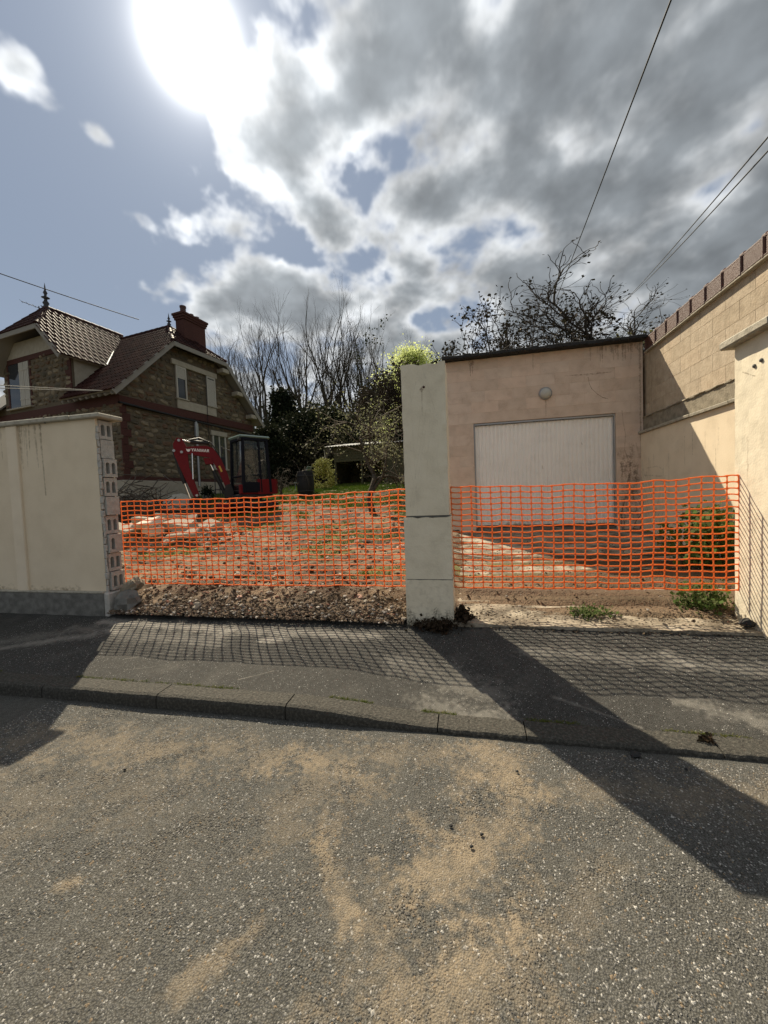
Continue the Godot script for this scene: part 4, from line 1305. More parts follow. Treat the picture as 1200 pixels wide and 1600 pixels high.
func house() -> void:
	var t := thing("stone_house", "rubble stone house with red brick bands and dark tiled half hipped roofs", "house", HK)
	t.basis = Basis(Vector3(0.156, 0, -0.988), Vector3.UP, Vector3(-0.988, 0, -0.156)).orthonormalized()
	var r := RandomNumberGenerator.new()
	r.seed = 61
	var G := Basis(Vector3.RIGHT, Vector3.UP, Vector3(0, 0, -1))      # gable face: looks towards -z of the house frame (handedness flips, harmless for instances)
	var UH := 1.0     # slope of the roof
	# ---- solid bodies behind the stone skins
	var body := Geo.new()
	body.prism(PackedVector2Array([Vector2(0, 0.8), Vector2(7.12, 0.8), Vector2(7.12, 5.7), Vector2(4.9, 7.95), Vector2(2.2, 7.95), Vector2(0, 5.7)]), 9.0, Vector3(0, 0, 4.54))
	put("body", body, M.mortar, t)
	var pav := Geo.new()
	pav.bx(Vector3(0.002, 5.4, 2.62), Vector3(4.4, 7.28, 7.04))
	pav.prism(PackedVector2Array([Vector2(2.62, 7.28), Vector2(7.04, 7.28), Vector2(6.1, 8.27), Vector2(3.56, 8.27)]), 4.39, Vector3(2.2, 0, 0), Basis(Vector3(0, 0, 1), Vector3.UP, Vector3(-1, 0, 0)))
	put("upper_body", pav, M.mortar, t)
	var ck := Geo.new()
	ck.bx(Vector3(0.12, 5.5, 2.60), Vector3(4.4, 7.33, 2.618))
	put("cheek_render", ck, M.house_white, t)
	var pl := Geo.new()
	pl.bx(Vector3(-0.05, 0.8, -0.05), Vector3(7.15, 2.3, 9.0), 0.01)
	put("plinth", pl, M.house_white, t)
	# ---- stones: gable and front
	var holesG := [[2.2, 7.2, 4.72, 7.5], [2.42, 5.38, 3.0, 7.2], [4.08, 5.38, 4.64, 7.2], [2.42, 5.38, 4.64, 5.83], [4.2, 2.6, 5.2, 4.75]]
	var list := []
	var gw := Node3D.new(); gw.name = "gable_wall"; t.add_child(gw)
	var fw := Node3D.new(); fw.name = "street_wall"; t.add_child(fw)
	var front := []
	stones_on(list, PackedVector2Array([Vector2(0.05, 2.42), Vector2(7.05, 2.42), Vector2(7.05, 5.02), Vector2(0.05, 5.02)]), holesG, G, Vector3(0, 0, 0.035), 1.0, r)
	stones_on(list, PackedVector2Array([Vector2(0.05, 5.42), Vector2(7.05, 5.42), Vector2(7.0, 5.75), Vector2(4.85, 7.9), Vector2(2.25, 7.9), Vector2(0.1, 5.75)]), holesG, G, Vector3(0, 0, 0.035), 1.1, r)
	# front: local x of the face runs along -w so that it looks towards -u
	var FB := Basis(Vector3(0, 0, 1), Vector3.UP, Vector3(-1, 0, 0))
	stones_on(front, PackedVector2Array([Vector2(0.05, 2.42), Vector2(8.9, 2.42), Vector2(8.9, 5.15), Vector2(0.05, 5.15)]), [], FB, Vector3(0.0, 0, 0), 1.4, r)
	stones_on(front, PackedVector2Array([Vector2(2.68, 5.55), Vector2(7.0, 5.55), Vector2(7.0, 7.5), Vector2(2.68, 7.5)]), [[5.2, 5.6, 6.7, 7.66]], FB, Vector3(0.002, 0, 0), 1.3, r)
	var shapes := []
	for k in 6: shapes.append(stone_shape(100 + k))
	var all := []
	for s in list: all.append([s, gw])
	for s in front: all.append([s, fw])
	all.sort_custom(func(a, b): return a[0][0] > b[0][0])
	var rest := []; var rest_col := []
	for k in all.size():
		var s: Array = all[k][0]
		if k < 300:
			var o := MeshInstance3D.new()
			o.name = "stone"
			o.mesh = shapes[s[3]]
			o.material_override = M.stone[s[2]]
			o.transform = s[1]
			all[k][1].add_child(o, true)
		else:
			rest.append(s[1])
			rest_col.append(M.stone[s[2]].albedo_color.srgb_to_linear())
	var sm: StandardMaterial3D = M.stone[0].duplicate()
	sm.albedo_color = Color.WHITE
	sm.vertex_color_use_as_albedo = true
	many("small_stones", shapes[2], sm, rest, rest_col, gw)
	# ---- brick bands, quoins and string courses
	var band := func(lo: Vector3, hi: Vector3, called := "brick_band", m = null) -> void:
		var g := Geo.new()
		g.bx(lo, hi, 0.006)
		put(called, g, m if m else M.brick, t)
	band.call(Vector3(-0.03, 5.06, -0.032), Vector3(7.14, 5.38, 0.03))
	band.call(Vector3(-0.032, 5.08, 0.032), Vector3(0.03, 5.42, 9.0))
	band.call(Vector3(-0.034, 2.3, -0.034), Vector3(7.14, 2.44, 0.03))
	band.call(Vector3(-0.036, 2.3, 0.034), Vector3(0.03, 2.44, 9.0))
	band.call(Vector3(-0.03, 7.46, 2.97), Vector3(0.03, 7.66, 6.69))
	for k in 9:                                                    # toothed quoins
		var l := 0.36 if k % 2 else 0.22
		band.call(Vector3(-0.018, 2.45 + k * 0.29, -0.022), Vector3(l, 2.73 + k * 0.29, 0.02), "quoin")
	for k in 5:
		var l2 := 0.34 if k % 2 else 0.2
		band.call(Vector3(-0.02, 5.56 + k * 0.32, 2.59), Vector3(0.02, 5.87 + k * 0.32, 2.6 + l2), "quoin")
	for q in [[5.12, 5.22], [6.68, 6.78]]: band.call(Vector3(-0.024, 5.6, q[0]), Vector3(0.02, 7.48, q[1]), "window_surround")
	# render above the pavilion's brick band, under its hip
	var wr := Geo.new()
	wr.prism(PackedVector2Array([Vector2(2.98, 7.662), Vector2(6.68, 7.662), Vector2(6.1, 8.28), Vector2(3.56, 8.28)]), 0.03, Vector3(-0.012, 0, 0), Basis(Vector3(0, 0, 1), Vector3.UP, Vector3(-1, 0, 0)))
	put("render_panel", wr, M.house_white, t)
	# ---- gable windows, lintels, apron
	band.call(Vector3(2.26, 7.2, -0.07), Vector3(4.72, 7.42, 0.03), "lintel", M.house_white)
	band.call(Vector3(2.46, 5.4, -0.05), Vector3(4.6, 5.78, 0.03), "apron", M.house_white)
	for q in [[2.46, 2.98, false], [4.1, 4.62, true]]:
		var w := Node3D.new(); w.name = "window"; t.add_child(w, true)
		var fr := Geo.new()
		fr.bx(Vector3(q[0], 5.84, -0.05), Vector3(q[0] + 0.06, 7.195, 0.02)); fr.bx(Vector3(q[1] - 0.06, 5.84, -0.05), Vector3(q[1], 7.195, 0.02)); fr.bx(Vector3(q[0] + 0.06, 7.12, -0.05), Vector3(q[1] - 0.06, 7.195, 0.02))
		put("frame", fr, M.shutter, w)
		var si := Geo.new()
		si.bx(Vector3(q[0] - 0.05, 5.785, -0.1), Vector3(q[1] + 0.05, 5.84, 0.02), 0.006)
		put("sill", si, M.house_white, w)
		var pn := Geo.new()
		pn.bx(Vector3(q[0] + 0.06, 5.84, -0.008), Vector3(q[1] - 0.06, 7.12, 0.0))
		put("pane", pn, M.pane, w)
		var y1 := 5.86 if q[2] else 6.68
		var n := int((7.12 - y1) / 0.055)
		var sl := Geo.new()
		for k in n: sl.box(Vector3((q[0] + q[1]) / 2, y1 + (k + 0.5) * 0.055, -0.03), Vector3(q[1] - q[0] - 0.124, 0.05, 0.014), 0.004)
		put("roller_shutter", sl, M.shutter, w)
	band.call(Vector3(4.2, 4.5, -0.06), Vector3(5.2, 4.72, 0.03), "lintel", M.house_white)
	var w2 := Node3D.new(); w2.name = "window"; t.add_child(w2, true)
	var fr2 := Geo.new()
	fr2.bx(Vector3(4.28, 2.95, -0.04), Vector3(4.36, 4.49, 0.02)); fr2.bx(Vector3(5.04, 2.95, -0.04), Vector3(5.12, 4.49, 0.02)); fr2.bx(Vector3(4.67, 2.95, -0.03), Vector3(4.73, 4.49, 0.01))
	put("frame", fr2, M.shutter, w2)
	var pn2 := Geo.new()
	pn2.bx(Vector3(4.36, 2.95, -0.006), Vector3(5.04, 4.49, 0.0))
	put("pane", pn2, M.pane, w2)
	var si2 := Geo.new()
	si2.bx(Vector3(4.22, 2.88, -0.1), Vector3(5.18, 2.948, 0.02), 0.005)
	put("sill", si2, M.house_white, w2)
	# pavilion window: one shutter folded over half of it
	var w3 := Node3D.new(); w3.name = "window"; t.add_child(w3, true)
	var pn3 := Geo.new()
	pn3.bx(Vector3(-0.006, 5.62, 5.22), Vector3(0.0, 7.47, 6.68))
	put("pane", pn3, M.pane, w3)
	for s in 2:
		var sh := Geo.new()
		for k in 3: sh.bx(Vector3(-0.045, 5.66, 5.24 + s * 0.34 + k * 0.108), Vector3(-0.02, 7.44, 5.335 + s * 0.34 + k * 0.108), 0.004)
		sh.bx(Vector3(-0.028, 5.66, 5.24 + s * 0.34), Vector3(-0.018, 7.44, 5.555 + s * 0.34))
		for yy in [5.9, 7.1]: sh.bx(Vector3(-0.056, yy, 5.24 + s * 0.34), Vector3(-0.045, yy + 0.07, 5.55 + s * 0.34))
		put("shutter", sh, M.shutter, w3)
	var si3 := Geo.new()
	si3.bx(Vector3(-0.12, 5.555, 5.1), Vector3(0.02, 5.618, 6.8), 0.006)
	put("sill", si3, M.house_white, w3)
	# ---- roofs: sheathing, tiles, ridge tiles
	var roof := Node3D.new(); roof.name = "roof"; t.add_child(roof)
	var E := Vector3(-0.45, 5.45, 0)                          # eave line of the street slope
	var rise := 4.01                                          # run from eave to ridge
	var RY := 5.45 + rise * UH                                # ridge height
	var up := Vector3(1, UH, 0).normalized()
	var sl := sqrt(rise * rise * (1 + UH * UH))               # slope length
	var hipu := (8.0 - 5.45) / UH                             # run to the hip's eave
	var hips := hipu * sqrt(1 + UH * UH)
	var tiles := []
	# street slope, face coordinates: x along the front, y up the slope
	var ac := Vector3(0, 0, 1)
	var wx := 1.45                                            # hip apex lies this far in from the gable
	var mainp := PackedVector2Array([Vector2(2.58, 0), Vector2(-0.4, 0), Vector2(-0.4, hips), Vector2(wx, sl), Vector2(4.83, sl), Vector2(2.7, hips * 0.78)])
	tiles_on(tiles, E, ac, up, mainp, r)
	var sheath := Geo.new()
	var slab := func(o: Vector3, a: Vector3, u: Vector3, poly: PackedVector2Array) -> void:
		var nn: Vector3 = a.cross(u).normalized()
		sheath.prism(poly, 0.06, o - nn * 0.032, Basis(a, u, nn))
	slab.call(E, ac, up, mainp)
	# rear slope, out of sight, and the hip over the gable
	var up2 := Vector3(-1, UH, 0).normalized()
	slab.call(Vector3(7.57, 5.45, 0), Vector3(0, 0, -1), up2, PackedVector2Array([Vector2(0.4, 0), Vector2(-9.0, 0), Vector2(-9.0, sl), Vector2(-wx, sl), Vector2(0.4, hips)]))
	var hup := Vector3(0, RY - 8.0, wx + 0.4).normalized()
	var hl := Vector3(0, RY - 8.0, wx + 0.4).length()
	var hw := rise - hipu
	var hipp := PackedVector2Array([Vector2(-hw, 0), Vector2(hw, 0), Vector2(0, hl)])
	tiles_on(tiles, Vector3(3.56, 8.0, -0.4), Vector3(-1, 0, 0), hup, hipp, r)
	slab.call(Vector3(3.56, 8.0, -0.4), Vector3(-1, 0, 0), hup, hipp)
	slab.call(Vector3(-0.45, 5.45, 0), ac, up, PackedVector2Array([Vector2(9.0, 0.0), Vector2(7.06, 0.0), Vector2(7.06, sl), Vector2(9.0, sl)]))
	slab.call(E, ac, up, PackedVector2Array([Vector2(7.05, 3.0), Vector2(4.84, 3.0), Vector2(4.84, sl), Vector2(7.05, sl)]))
	# pavilion: right slope, left slope, hip to the street
	var PR := 9.72
	var pc := 4.83
	var ps := 1.05
	var pe := 2.35                                            # w of its right eave
	var pey := PR - (pc - pe) * ps
	var pup := Vector3(0, ps, 1).normalized()
	var psl := (pc - pe) * sqrt(1 + ps * ps)
	var hcw := 3.62
	var hcs := (hcw - pe) * sqrt(1 + ps * ps)
	var apx := 0.55
	var vb := Vector2((pey - 5.45) / UH - 0.45, 0)             # where the eave line meets the main slope
	var vt := Vector2(3.75, psl)
	var pp := PackedVector2Array([Vector2(0.5, 0), Vector2(-vb.x, vb.y), Vector2(-vt.x, vt.y), Vector2(-apx, psl), Vector2(0.5, hcs)])
	tiles_on(tiles, Vector3(0, pey, pe), Vector3(-1, 0, 0), pup, pp, r)
	slab.call(Vector3(0, pey, pe), Vector3(-1, 0, 0), pup, pp)
	slab.call(Vector3(0, pey, 2 * pc - pe), Vector3(1, 0, 0), Vector3(0, ps, -1).normalized(), PackedVector2Array([Vector2(-0.5, 0), Vector2(-0.5, hcs), Vector2(apx, psl), Vector2(3.75, psl), Vector2(3.75, 0)]))
	var hey := pey + (hcw - pe) * ps
	var h3 := Vector3(apx + 0.5, PR - hey, 0)
	var hp3 := PackedVector2Array([Vector2(-(pc - hcw), 0), Vector2(pc - hcw, 0), Vector2(0, h3.length())])
	tiles_on(tiles, Vector3(-0.5, hey, pc), Vector3(0, 0, 1), h3.normalized(), hp3, r)
	slab.call(Vector3(-0.5, hey, pc), Vector3(0, 0, 1), h3.normalized(), hp3)
	put("sheathing", sheath, M.timber, roof)
	var shp := tile_shape()
	var rest_t := []
	for k in tiles.size():
		if k < 300:
			var o := MeshInstance3D.new()
			o.name = "roof_tile"
			o.mesh = shp
			o.material_override = M.tile[tiles[k][1]]
			o.transform = tiles[k][0]
			roof.add_child(o, true)
		else: rest_t.append(tiles[k][0])
	many("roof_tiles", shp, M.tile[0], rest_t, [], roof)
	var ridge := func(a: Vector3, b: Vector3, rad := 0.11) -> void:
		var n := int(a.distance_to(b) / 0.34)
		for k in n:
			var p := a.lerp(b, float(k) / n)
			var q := a.lerp(b, (k + 1.12) / n)
			var g := Geo.new()
			g.tube(PackedVector3Array([p, q]), PackedFloat32Array([rad, rad * 0.84]), 9, 1.0, true)
			put("ridge_tile", g, M.tile[k % 3], roof)
	var apex := Vector3(3.56, RY, wx)
	ridge.call(apex, Vector3(3.56, RY, 5.2))
	ridge.call(Vector3(3.56 - hw, 8.02, -0.4), apex, 0.1)
	ridge.call(Vector3(3.56 + hw, 8.02, -0.4), apex, 0.1)
	var papx := Vector3(apx, PR, pc)
	ridge.call(papx, Vector3(3.7, PR, pc))
	ridge.call(Vector3(-0.5, hey, hcw), papx, 0.1)
	ridge.call(Vector3(-0.5, hey, 2 * pc - hcw), papx, 0.1)
	# metal valley flashing
	var va := Vector3(vb.x, pey, pe) + Vector3(0, 0.05, 0)
	var vz := Vector3(3.6, PR - 0.1, pc - 0.1)
	var vf := Geo.new()
	vf.tube(PackedVector3Array([va, va.lerp(vz, 0.45)]), PackedFloat32Array([0.07, 0.05]), 6, 0.5)
	put("valley_flashing", vf, M.tin, roof)
	# verge boards, brackets and soffits
	var brd := func(a: Vector3, b: Vector3, w := 0.19, th := 0.05, called := "verge_board") -> void:
		var g := Geo.new()
		var d := (b - a).normalized()
		var side := Vector3.UP if absf(d.y) < 0.95 else Vector3.RIGHT
		var n2 := d.cross(side).normalized()
		g.box((a + b) / 2, Vector3(a.distance_to(b), w, th), 0.006, Basis(d, n2.cross(d), n2))
		put(called, g, M.timber, roof)
	brd.call(Vector3(-0.47, 5.33, -0.41), Vector3(3.56 - hw, 7.92, -0.41))
	brd.call(Vector3(3.56 - hw, 7.9, -0.42), Vector3(3.56 + hw, 7.9, -0.42))
	brd.call(Vector3(3.56 + hw, 7.92, -0.41), Vector3(7.59, 5.33, -0.41))
	brd.call(Vector3(-0.52, hey - 0.1, hcw), Vector3(-0.52, hey - 0.1, 2 * pc - hcw))
	brd.call(Vector3(-0.51, pey - 0.1, pe), Vector3(-0.51, hey - 0.08, hcw))
	for q in [[5.0, 7.6], [5.9, 6.72], [6.85, 5.75]]:
		var g := Geo.new()
		g.box(Vector3(q[0], q[1], -0.2), Vector3(0.42, 0.2, 0.4), 0.02)
		put("bracket", g, M.house_white, roof)
	for k in 9:
		var g := Geo.new()
		g.box(Vector3(-0.22, 5.46, -0.2 + k * 0.34), Vector3(0.5, 0.09, 0.07), 0.01, Basis(Vector3.BACK, 0.6))
		put("rafter_end", g, M.timber, roof)
	# ---- chimney, finials, aerial, pipes
	var ch := Node3D.new(); ch.name = "chimney"; t.add_child(ch)
	var c1 := Geo.new()
	c1.bx(Vector3(3.62, 8.3, 0.62), Vector3(4.86, 9.72, 1.12), 0.01)
	put("stack", c1, M.brick, ch)
	for k in 3:
		var c2 := Geo.new()
		var e := 0.04 + 0.035 * k
		c2.bx(Vector3(3.62 - e, 9.72 + k * 0.1, 0.62 - e), Vector3(4.86 + e, 9.818 + k * 0.1, 1.12 + e), 0.006)
		put("corbel", c2, M.brick, ch)
	for q in [[3.85, 0.38, 0.13], [4.3, 0.2, 0.1], [4.62, 0.2, 0.1]]:
		var c3 := Geo.new()
		c3.lathe([Vector2(q[2], 0), Vector2(q[2] * 0.95, q[1] * 0.8), Vector2(q[2] * 1.1, q[1] * 0.82), Vector2(q[2] * 1.1, q[1]), Vector2(q[2] * 0.7, q[1]), Vector2(q[2] * 0.7, 0.05)], 12, Vector3(q[0], 10.02, 0.87))
		put("chimney_pot", c3, M.verge[1], ch)
	for q in [[papx, 1.0], [apex, 0.62]]:
		var f := Geo.new()
		var s: float = q[1]
		f.lathe([Vector2(0.15, -0.1), Vector2(0.12, 0.04), Vector2(0.07, 0.1), Vector2(0.12, 0.2), Vector2(0.06, 0.3), Vector2(0.05, 0.36), Vector2(0.15, 0.42), Vector2(0.05, 0.48), Vector2(0.045, 0.55), Vector2(0.08, 0.62), Vector2(0.035, 0.72), Vector2(0.02, 0.9), Vector2(0.0, 1.05)].map(func(p): return Vector2(p.x * lerpf(s, 1.0, 0.3), p.y * s)), 12, q[0])
		put("finial", f, M.dark_metal, roof)
	var ar := Geo.new()
	ar.rod(Vector3(1.4, 8.0, 6.9), Vector3(1.4, 10.6, 6.9), 0.022)
	ar.rod(Vector3(1.0, 10.75, 7.4), Vector3(1.9, 10.3, 6.4), 0.014)
	for k in 7:
		var q := Vector3(1.0, 10.75, 7.4).lerp(Vector3(1.9, 10.3, 6.4), k / 6.0)
		ar.rod(q - Vector3(0.12, 0, 0.12), q + Vector3(0.12, 0, 0.12), 0.007, 4)
	put("aerial", ar, M.dark_metal, t)
	var gp := Geo.new()
	gp.tube(PackedVector3Array([Vector3(-0.1, 5.1, -0.09), Vector3(3.2, 4.98, -0.09), Vector3(7.1, 4.85, -0.09)]), PackedFloat32Array([0.045, 0.045, 0.045]), 8)
	put("gutter_pipe", gp, M.black, t)
	var dp := Geo.new()
	dp.rod(Vector3(3.3, 4.95, -0.1), Vector3(3.3, 2.1, -0.1), 0.05)
	dp.box(Vector3(3.3, 4.6, -0.1), Vector3(0.16, 0.6, 0.12), 0.02)
	put("downpipe", dp, M.grey_metal, t)
	var wi := Geo.new()
	wi.rod(Vector3(4.02, 7.15, -0.09), Vector3(4.02, 3.9, -0.06), 0.012, 5)
	put("cable", wi, M.black, t)


# ---------------------------------------------------------------- mini excavator
func excavator() -> void:
	var at := Vector3(-6.62, gy(-6.62, 10.95) - 0.02, -10.95)
	var t := thing("mini_excavator", "dark red mini excavator with glazed cab and raised folded boom", "excavator", at)
	var right := Vector3(0.977, 0, -0.211)
	var back := Vector3(0.211, 0, 0.977)
	var fwd := (-right * 0.72 + back * 0.69).normalized()
	t.basis = Basis(fwd, Vector3.UP, fwd.cross(Vector3.UP))     # x forward, z to its right
	# tracks
	for s in [-1, 1]:
		var tr := Node3D.new(); tr.name = "track"; t.add_child(tr, true)
		var pts := []
		for k in 40:
			var a := k / 40.0 * (2.0 + PI * 0.36)
			var p: Vector2
			if a < 1.0: p = Vector2(-0.5 + a, 0.02)
			elif a < 1.0 + PI * 0.18: p = Vector2(0.5, 0.2) + Vector2(sin((a - 1) / 0.18), -cos((a - 1) / 0.18)) * 0.18
			elif a < 2.0 + PI * 0.18: p = Vector2(0.5 - (a - 1 - PI * 0.18), 0.38)
			else: p = Vector2(-0.5, 0.2) + Vector2(-sin((a - 2 - PI * 0.18) / 0.18), cos((a - 2 - PI * 0.18) / 0.18)) * 0.18
			pts.append(p)
		var g := Geo.new()
		for k in 40:
			var p: Vector2 = pts[k]
			var q: Vector2 = pts[(k + 1) % 40]
			var d := (q - p).normalized()
			g.box(Vector3((p.x + q.x) / 2, (p.y + q.y) / 2, s * 0.36), Vector3(p.distance_to(q) * 0.8, 0.045, 0.23), 0.006, Basis(Vector3.BACK, d.angle()))
		put("tread", g, M.rubber, tr)
		var fr := Geo.new()
		fr.box(Vector3(0, 0.2, s * 0.36), Vector3(1.0, 0.22, 0.16), 0.03)
		for x in [-0.48, -0.16, 0.16, 0.48]: fr.lathe([Vector2(0, -0.09), Vector2(0.14, -0.09), Vector2(0.14, 0.09), Vector2(0, 0.09)], 14, Vector3(x, 0.2, s * 0.36), Basis(Vector3.RIGHT, PI / 2))
		put("undercarriage", fr, M.black, tr)
	var bl := Geo.new()
	bl.prism(PackedVector2Array([Vector2(0, 0), Vector2(0.05, -0.02), Vector2(0.07, 0.1), Vector2(0.04, 0.26), Vector2(0, 0.27), Vector2(0.02, 0.12)]), 0.98, Vector3(0.85, 0.06, 0))
	bl.bx(Vector3(0.3, 0.16, -0.14), Vector3(0.87, 0.22, -0.08)); bl.bx(Vector3(0.3, 0.16, 0.08), Vector3(0.87, 0.22, 0.14))
	put("dozer_blade", bl, M.red, t)
	# house: deck, red engine cover and counterweight at the rear
	var dk := Geo.new()
	dk.lathe([Vector2(0.0, 0.36), Vector2(0.34, 0.36), Vector2(0.34, 0.46), Vector2(0.0, 0.46)], 20)
	dk.box(Vector3(0.05, 0.52, 0), Vector3(1.1, 0.12, 1.0), 0.03)
	put("deck", dk, M.black, t)
	var cw := Geo.new()
	cw.prism(PackedVector2Array([Vector2(-0.42, -0.52), Vector2(0.18, -0.52), Vector2(0.3, -0.4), Vector2(0.3, 0.4), Vector2(0.18, 0.52), Vector2(-0.42, 0.52)]), 0.46, Vector3(-0.42, 0.80, 0), Basis(Vector3(-1, 0, 0), Vector3(0, 0, 1), Vector3(0, 1, 0)))
	put("engine_cover", cw, M.red, t)
	var sk := Geo.new()
	sk.box(Vector3(0.1, 0.72, -0.47), Vector3(0.95, 0.3, 0.07), 0.03)
	sk.box(Vector3(0.2, 0.74, 0.44), Vector3(0.7, 0.34, 0.14), 0.04)
	put("side_skirt", sk, M.red, t)
	# cab
	var cb := Node3D.new(); cb.name = "cab"; t.add_child(cb)
	var x0 := -0.42; var x1 := 0.44; var z0 := -0.5; var z1 := 0.34; var y0 := 0.62; var y1 := 2.26
	var post := func(a: Vector3, b: Vector3, w := 0.075) -> void:
		var g := Geo.new()
		var d := (b - a).normalized()
		var s := d.cross(Vector3(0, 0, 1)).normalized()
		g.box((a + b) / 2, Vector3(w, a.distance_to(b), w), 0.016, Basis(s, d, s.cross(d)))
		put("cab_post", g, M.navy, cb)
	var top := 0.05
	for q in [[x1, z0], [x1, z1]]: post.call(Vector3(q[0], y0, q[1]), Vector3(q[0] - top, y1, q[1] * 0.94), 0.085)
	for q in [[x0, z0], [x0, z1]]: post.call(Vector3(q[0], y0, q[1]), Vector3(q[0] + 0.06, y1, q[1] * 0.94), 0.085)
	post.call(Vector3(-0.12, y0, z0), Vector3(-0.1, y1, z0 * 0.94), 0.06)
	for y in [y0 + 0.04, y1 - 0.03]:
		var g := Geo.new()
		g.box(Vector3((x0 + x1) / 2, y, z0 + 0.02), Vector3(0.84, 0.09, 0.07), 0.015); g.box(Vector3((x0 + x1) / 2, y, z1 - 0.02), Vector3(0.84, 0.09, 0.07), 0.015)
		g.box(Vector3(x1 - 0.03, y, -0.08), Vector3(0.07, 0.09, 0.82), 0.015); g.box(Vector3(x0 + 0.03, y, -0.08), Vector3(0.07, 0.09, 0.82), 0.015)
		put("cab_rail", g, M.navy, cb)
	var mid := Geo.new()
	mid.box(Vector3(x1 - 0.01, 1.12, -0.08), Vector3(0.04, 0.05, 0.76), 0.01)
	mid.box(Vector3(x1 - 0.035, 1.68, -0.06), Vector3(0.02, 1.1, 0.022), 0.004)
	put("windscreen_bar", mid, M.navy, cb)
	var rf := Geo.new()
	rf.box(Vector3(0.01, y1 + 0.045, -0.08), Vector3(0.98, 0.09, 0.9), 0.045)
	put("cab_roof", rf, M.teal, cb)
	var pane := func(a: Vector3, b: Vector3, c: Vector3, d: Vector3) -> void:
		var g := Geo.new()
		g.quad(a, b, c, d)
		put("window", g, M.glass, cb)
	pane.call(Vector3(x1 - 0.005, y0, z0 + 0.04), Vector3(x1 - 0.005, y0, z1 - 0.04), Vector3(x1 - 0.05, y1, z1 - 0.06), Vector3(x1 - 0.05, y1, z0 + 0.06))
	pane.call(Vector3(x1 - 0.05, y0 + 0.3, z0 + 0.012), Vector3(-0.08, y0 + 0.3, z0 + 0.012), Vector3(-0.06, y1, z0 + 0.04), Vector3(x1 - 0.08, y1, z0 + 0.04))
	pane.call(Vector3(-0.15, y0 + 0.3, z0 + 0.012), Vector3(x0 + 0.05, y0 + 0.3, z0 + 0.012), Vector3(x0 + 0.1, y1, z0 + 0.04), Vector3(-0.13, y1, z0 + 0.04))
	pane.call(Vector3(x1 - 0.05, y0, z1 - 0.01), Vector3(x0 + 0.05, y0, z1 - 0.01), Vector3(x0 + 0.1, y1, z1 - 0.03), Vector3(x1 - 0.08, y1, z1 - 0.03))
	pane.call(Vector3(x0 + 0.01, y0 + 0.4, z0 + 0.04), Vector3(x0 + 0.01, y0 + 0.4, z1 - 0.04), Vector3(x0 + 0.05, y1, z1 - 0.06), Vector3(x0 + 0.05, y1, z0 + 0.06))
	var dr := Geo.new()
	dr.box(Vector3(0.18, y0 + 0.17, z0 - 0.01), Vector3(0.5, 0.3, 0.03), 0.01)
	dr.box(Vector3(0.02, 1.15, z0 - 0.03), Vector3(0.12, 0.04, 0.03), 0.008)
	put("door_panel", dr, M.navy, cb)
	var st := Geo.new()
	st.box(Vector3(-0.15, 1.0, -0.08), Vector3(0.44, 0.14, 0.44), 0.04)
	st.box(Vector3(-0.34, 1.35, -0.08), Vector3(0.13, 0.62, 0.42), 0.05, Basis(Vector3.BACK, 0.15))
	st.box(Vector3(-0.1, 0.8, -0.08), Vector3(0.3, 0.3, 0.36), 0.03)
	put("seat", st, M.black, cb)
	var lv := Geo.new()
	for s in [-0.3, 0.14]:
		lv.box(Vector3(0.08, 1.05, s), Vector3(0.22, 0.3, 0.1), 0.02)
		lv.rod(Vector3(0.14, 1.2, s), Vector3(0.16, 1.42, s), 0.012); lv.lathe([Vector2(0, 0.07), Vector2(0.022, 0.06), Vector2(0.022, 0)], 8, Vector3(0.16, 1.4, s))
	for s in [-0.16, 0.0]: lv.rod(Vector3(0.3, 0.7, s), Vector3(0.27, 1.05, s), 0.011)
	put("control_lever", lv, M.black, cb)
	var wl := Geo.new()
	wl.box(Vector3(x1 + 0.05, y1 - 0.06, z0 + 0.02), Vector3(0.09, 0.08, 0.1), 0.015)
	wl.rod(Vector3(x1, y1 - 0.3, z1), Vector3(x1 + 0.2, y1 - 0.2, z1 + 0.14), 0.01); wl.box(Vector3(x1 + 0.2, y1 - 0.28, z1 + 0.15), Vector3(0.02, 0.22, 0.13), 0.01)
	put("work_lamp_and_mirror", wl, M.black, cb)
	# boom, swung a little further out of the machine's axis; s forward, y up
	var bd := (-right * 0.93 + back * 0.36).normalized()
	var loc: Basis = t.basis.inverse() * Basis(bd, Vector3.UP, bd.cross(Vector3.UP))
	var o := Vector3(0.58, 0.0, 0.22)
	var plate := func(called: String, pts: Array, th: float, m: Material, zoff := 0.0, par: Node = t) -> MeshInstance3D:
		var g := Geo.new()
		var pv := PackedVector2Array()
		for q in pts: pv.append(Vector2(q[0] * 0.8, q[1]))
		g.prism(pv, th, o + loc * Vector3(0, 0, zoff), loc)
		return put(called, g, m, par)
	var cyl := func(called: String, a: Array, b: Array, r: float, m: Material, zoff := 0.0, par: Node = t) -> void:
		var g := Geo.new()
		g.rod(o + loc * Vector3(a[0] * 0.8, a[1], zoff), o + loc * Vector3(b[0] * 0.8, b[1], zoff), r, 12)
		put(called, g, m, par)
	plate.call("swing_bracket", [[-0.15, 0.35], [0.14, 0.38], [0.2, 0.62], [0.12, 0.88], [-0.06, 0.92], [-0.15, 0.7]], 0.3, M.black)
	var boom: MeshInstance3D = plate.call("boom", [[-0.10, 0.72], [0.07, 0.66], [0.20, 0.98], [0.42, 1.44], [0.62, 1.72], [1.30, 1.82], [1.62, 1.82], [1.66, 1.94], [1.52, 2.02], [1.05, 2.06], [0.72, 2.07], [0.48, 2.0], [0.22, 1.66], [0.02, 1.2]], 0.17, M.red)
	plate.call("boom_bracket", [[0.50, 1.52], [0.78, 1.52], [0.84, 1.7], [0.56, 1.7]], 0.22, M.red, 0.0, boom)
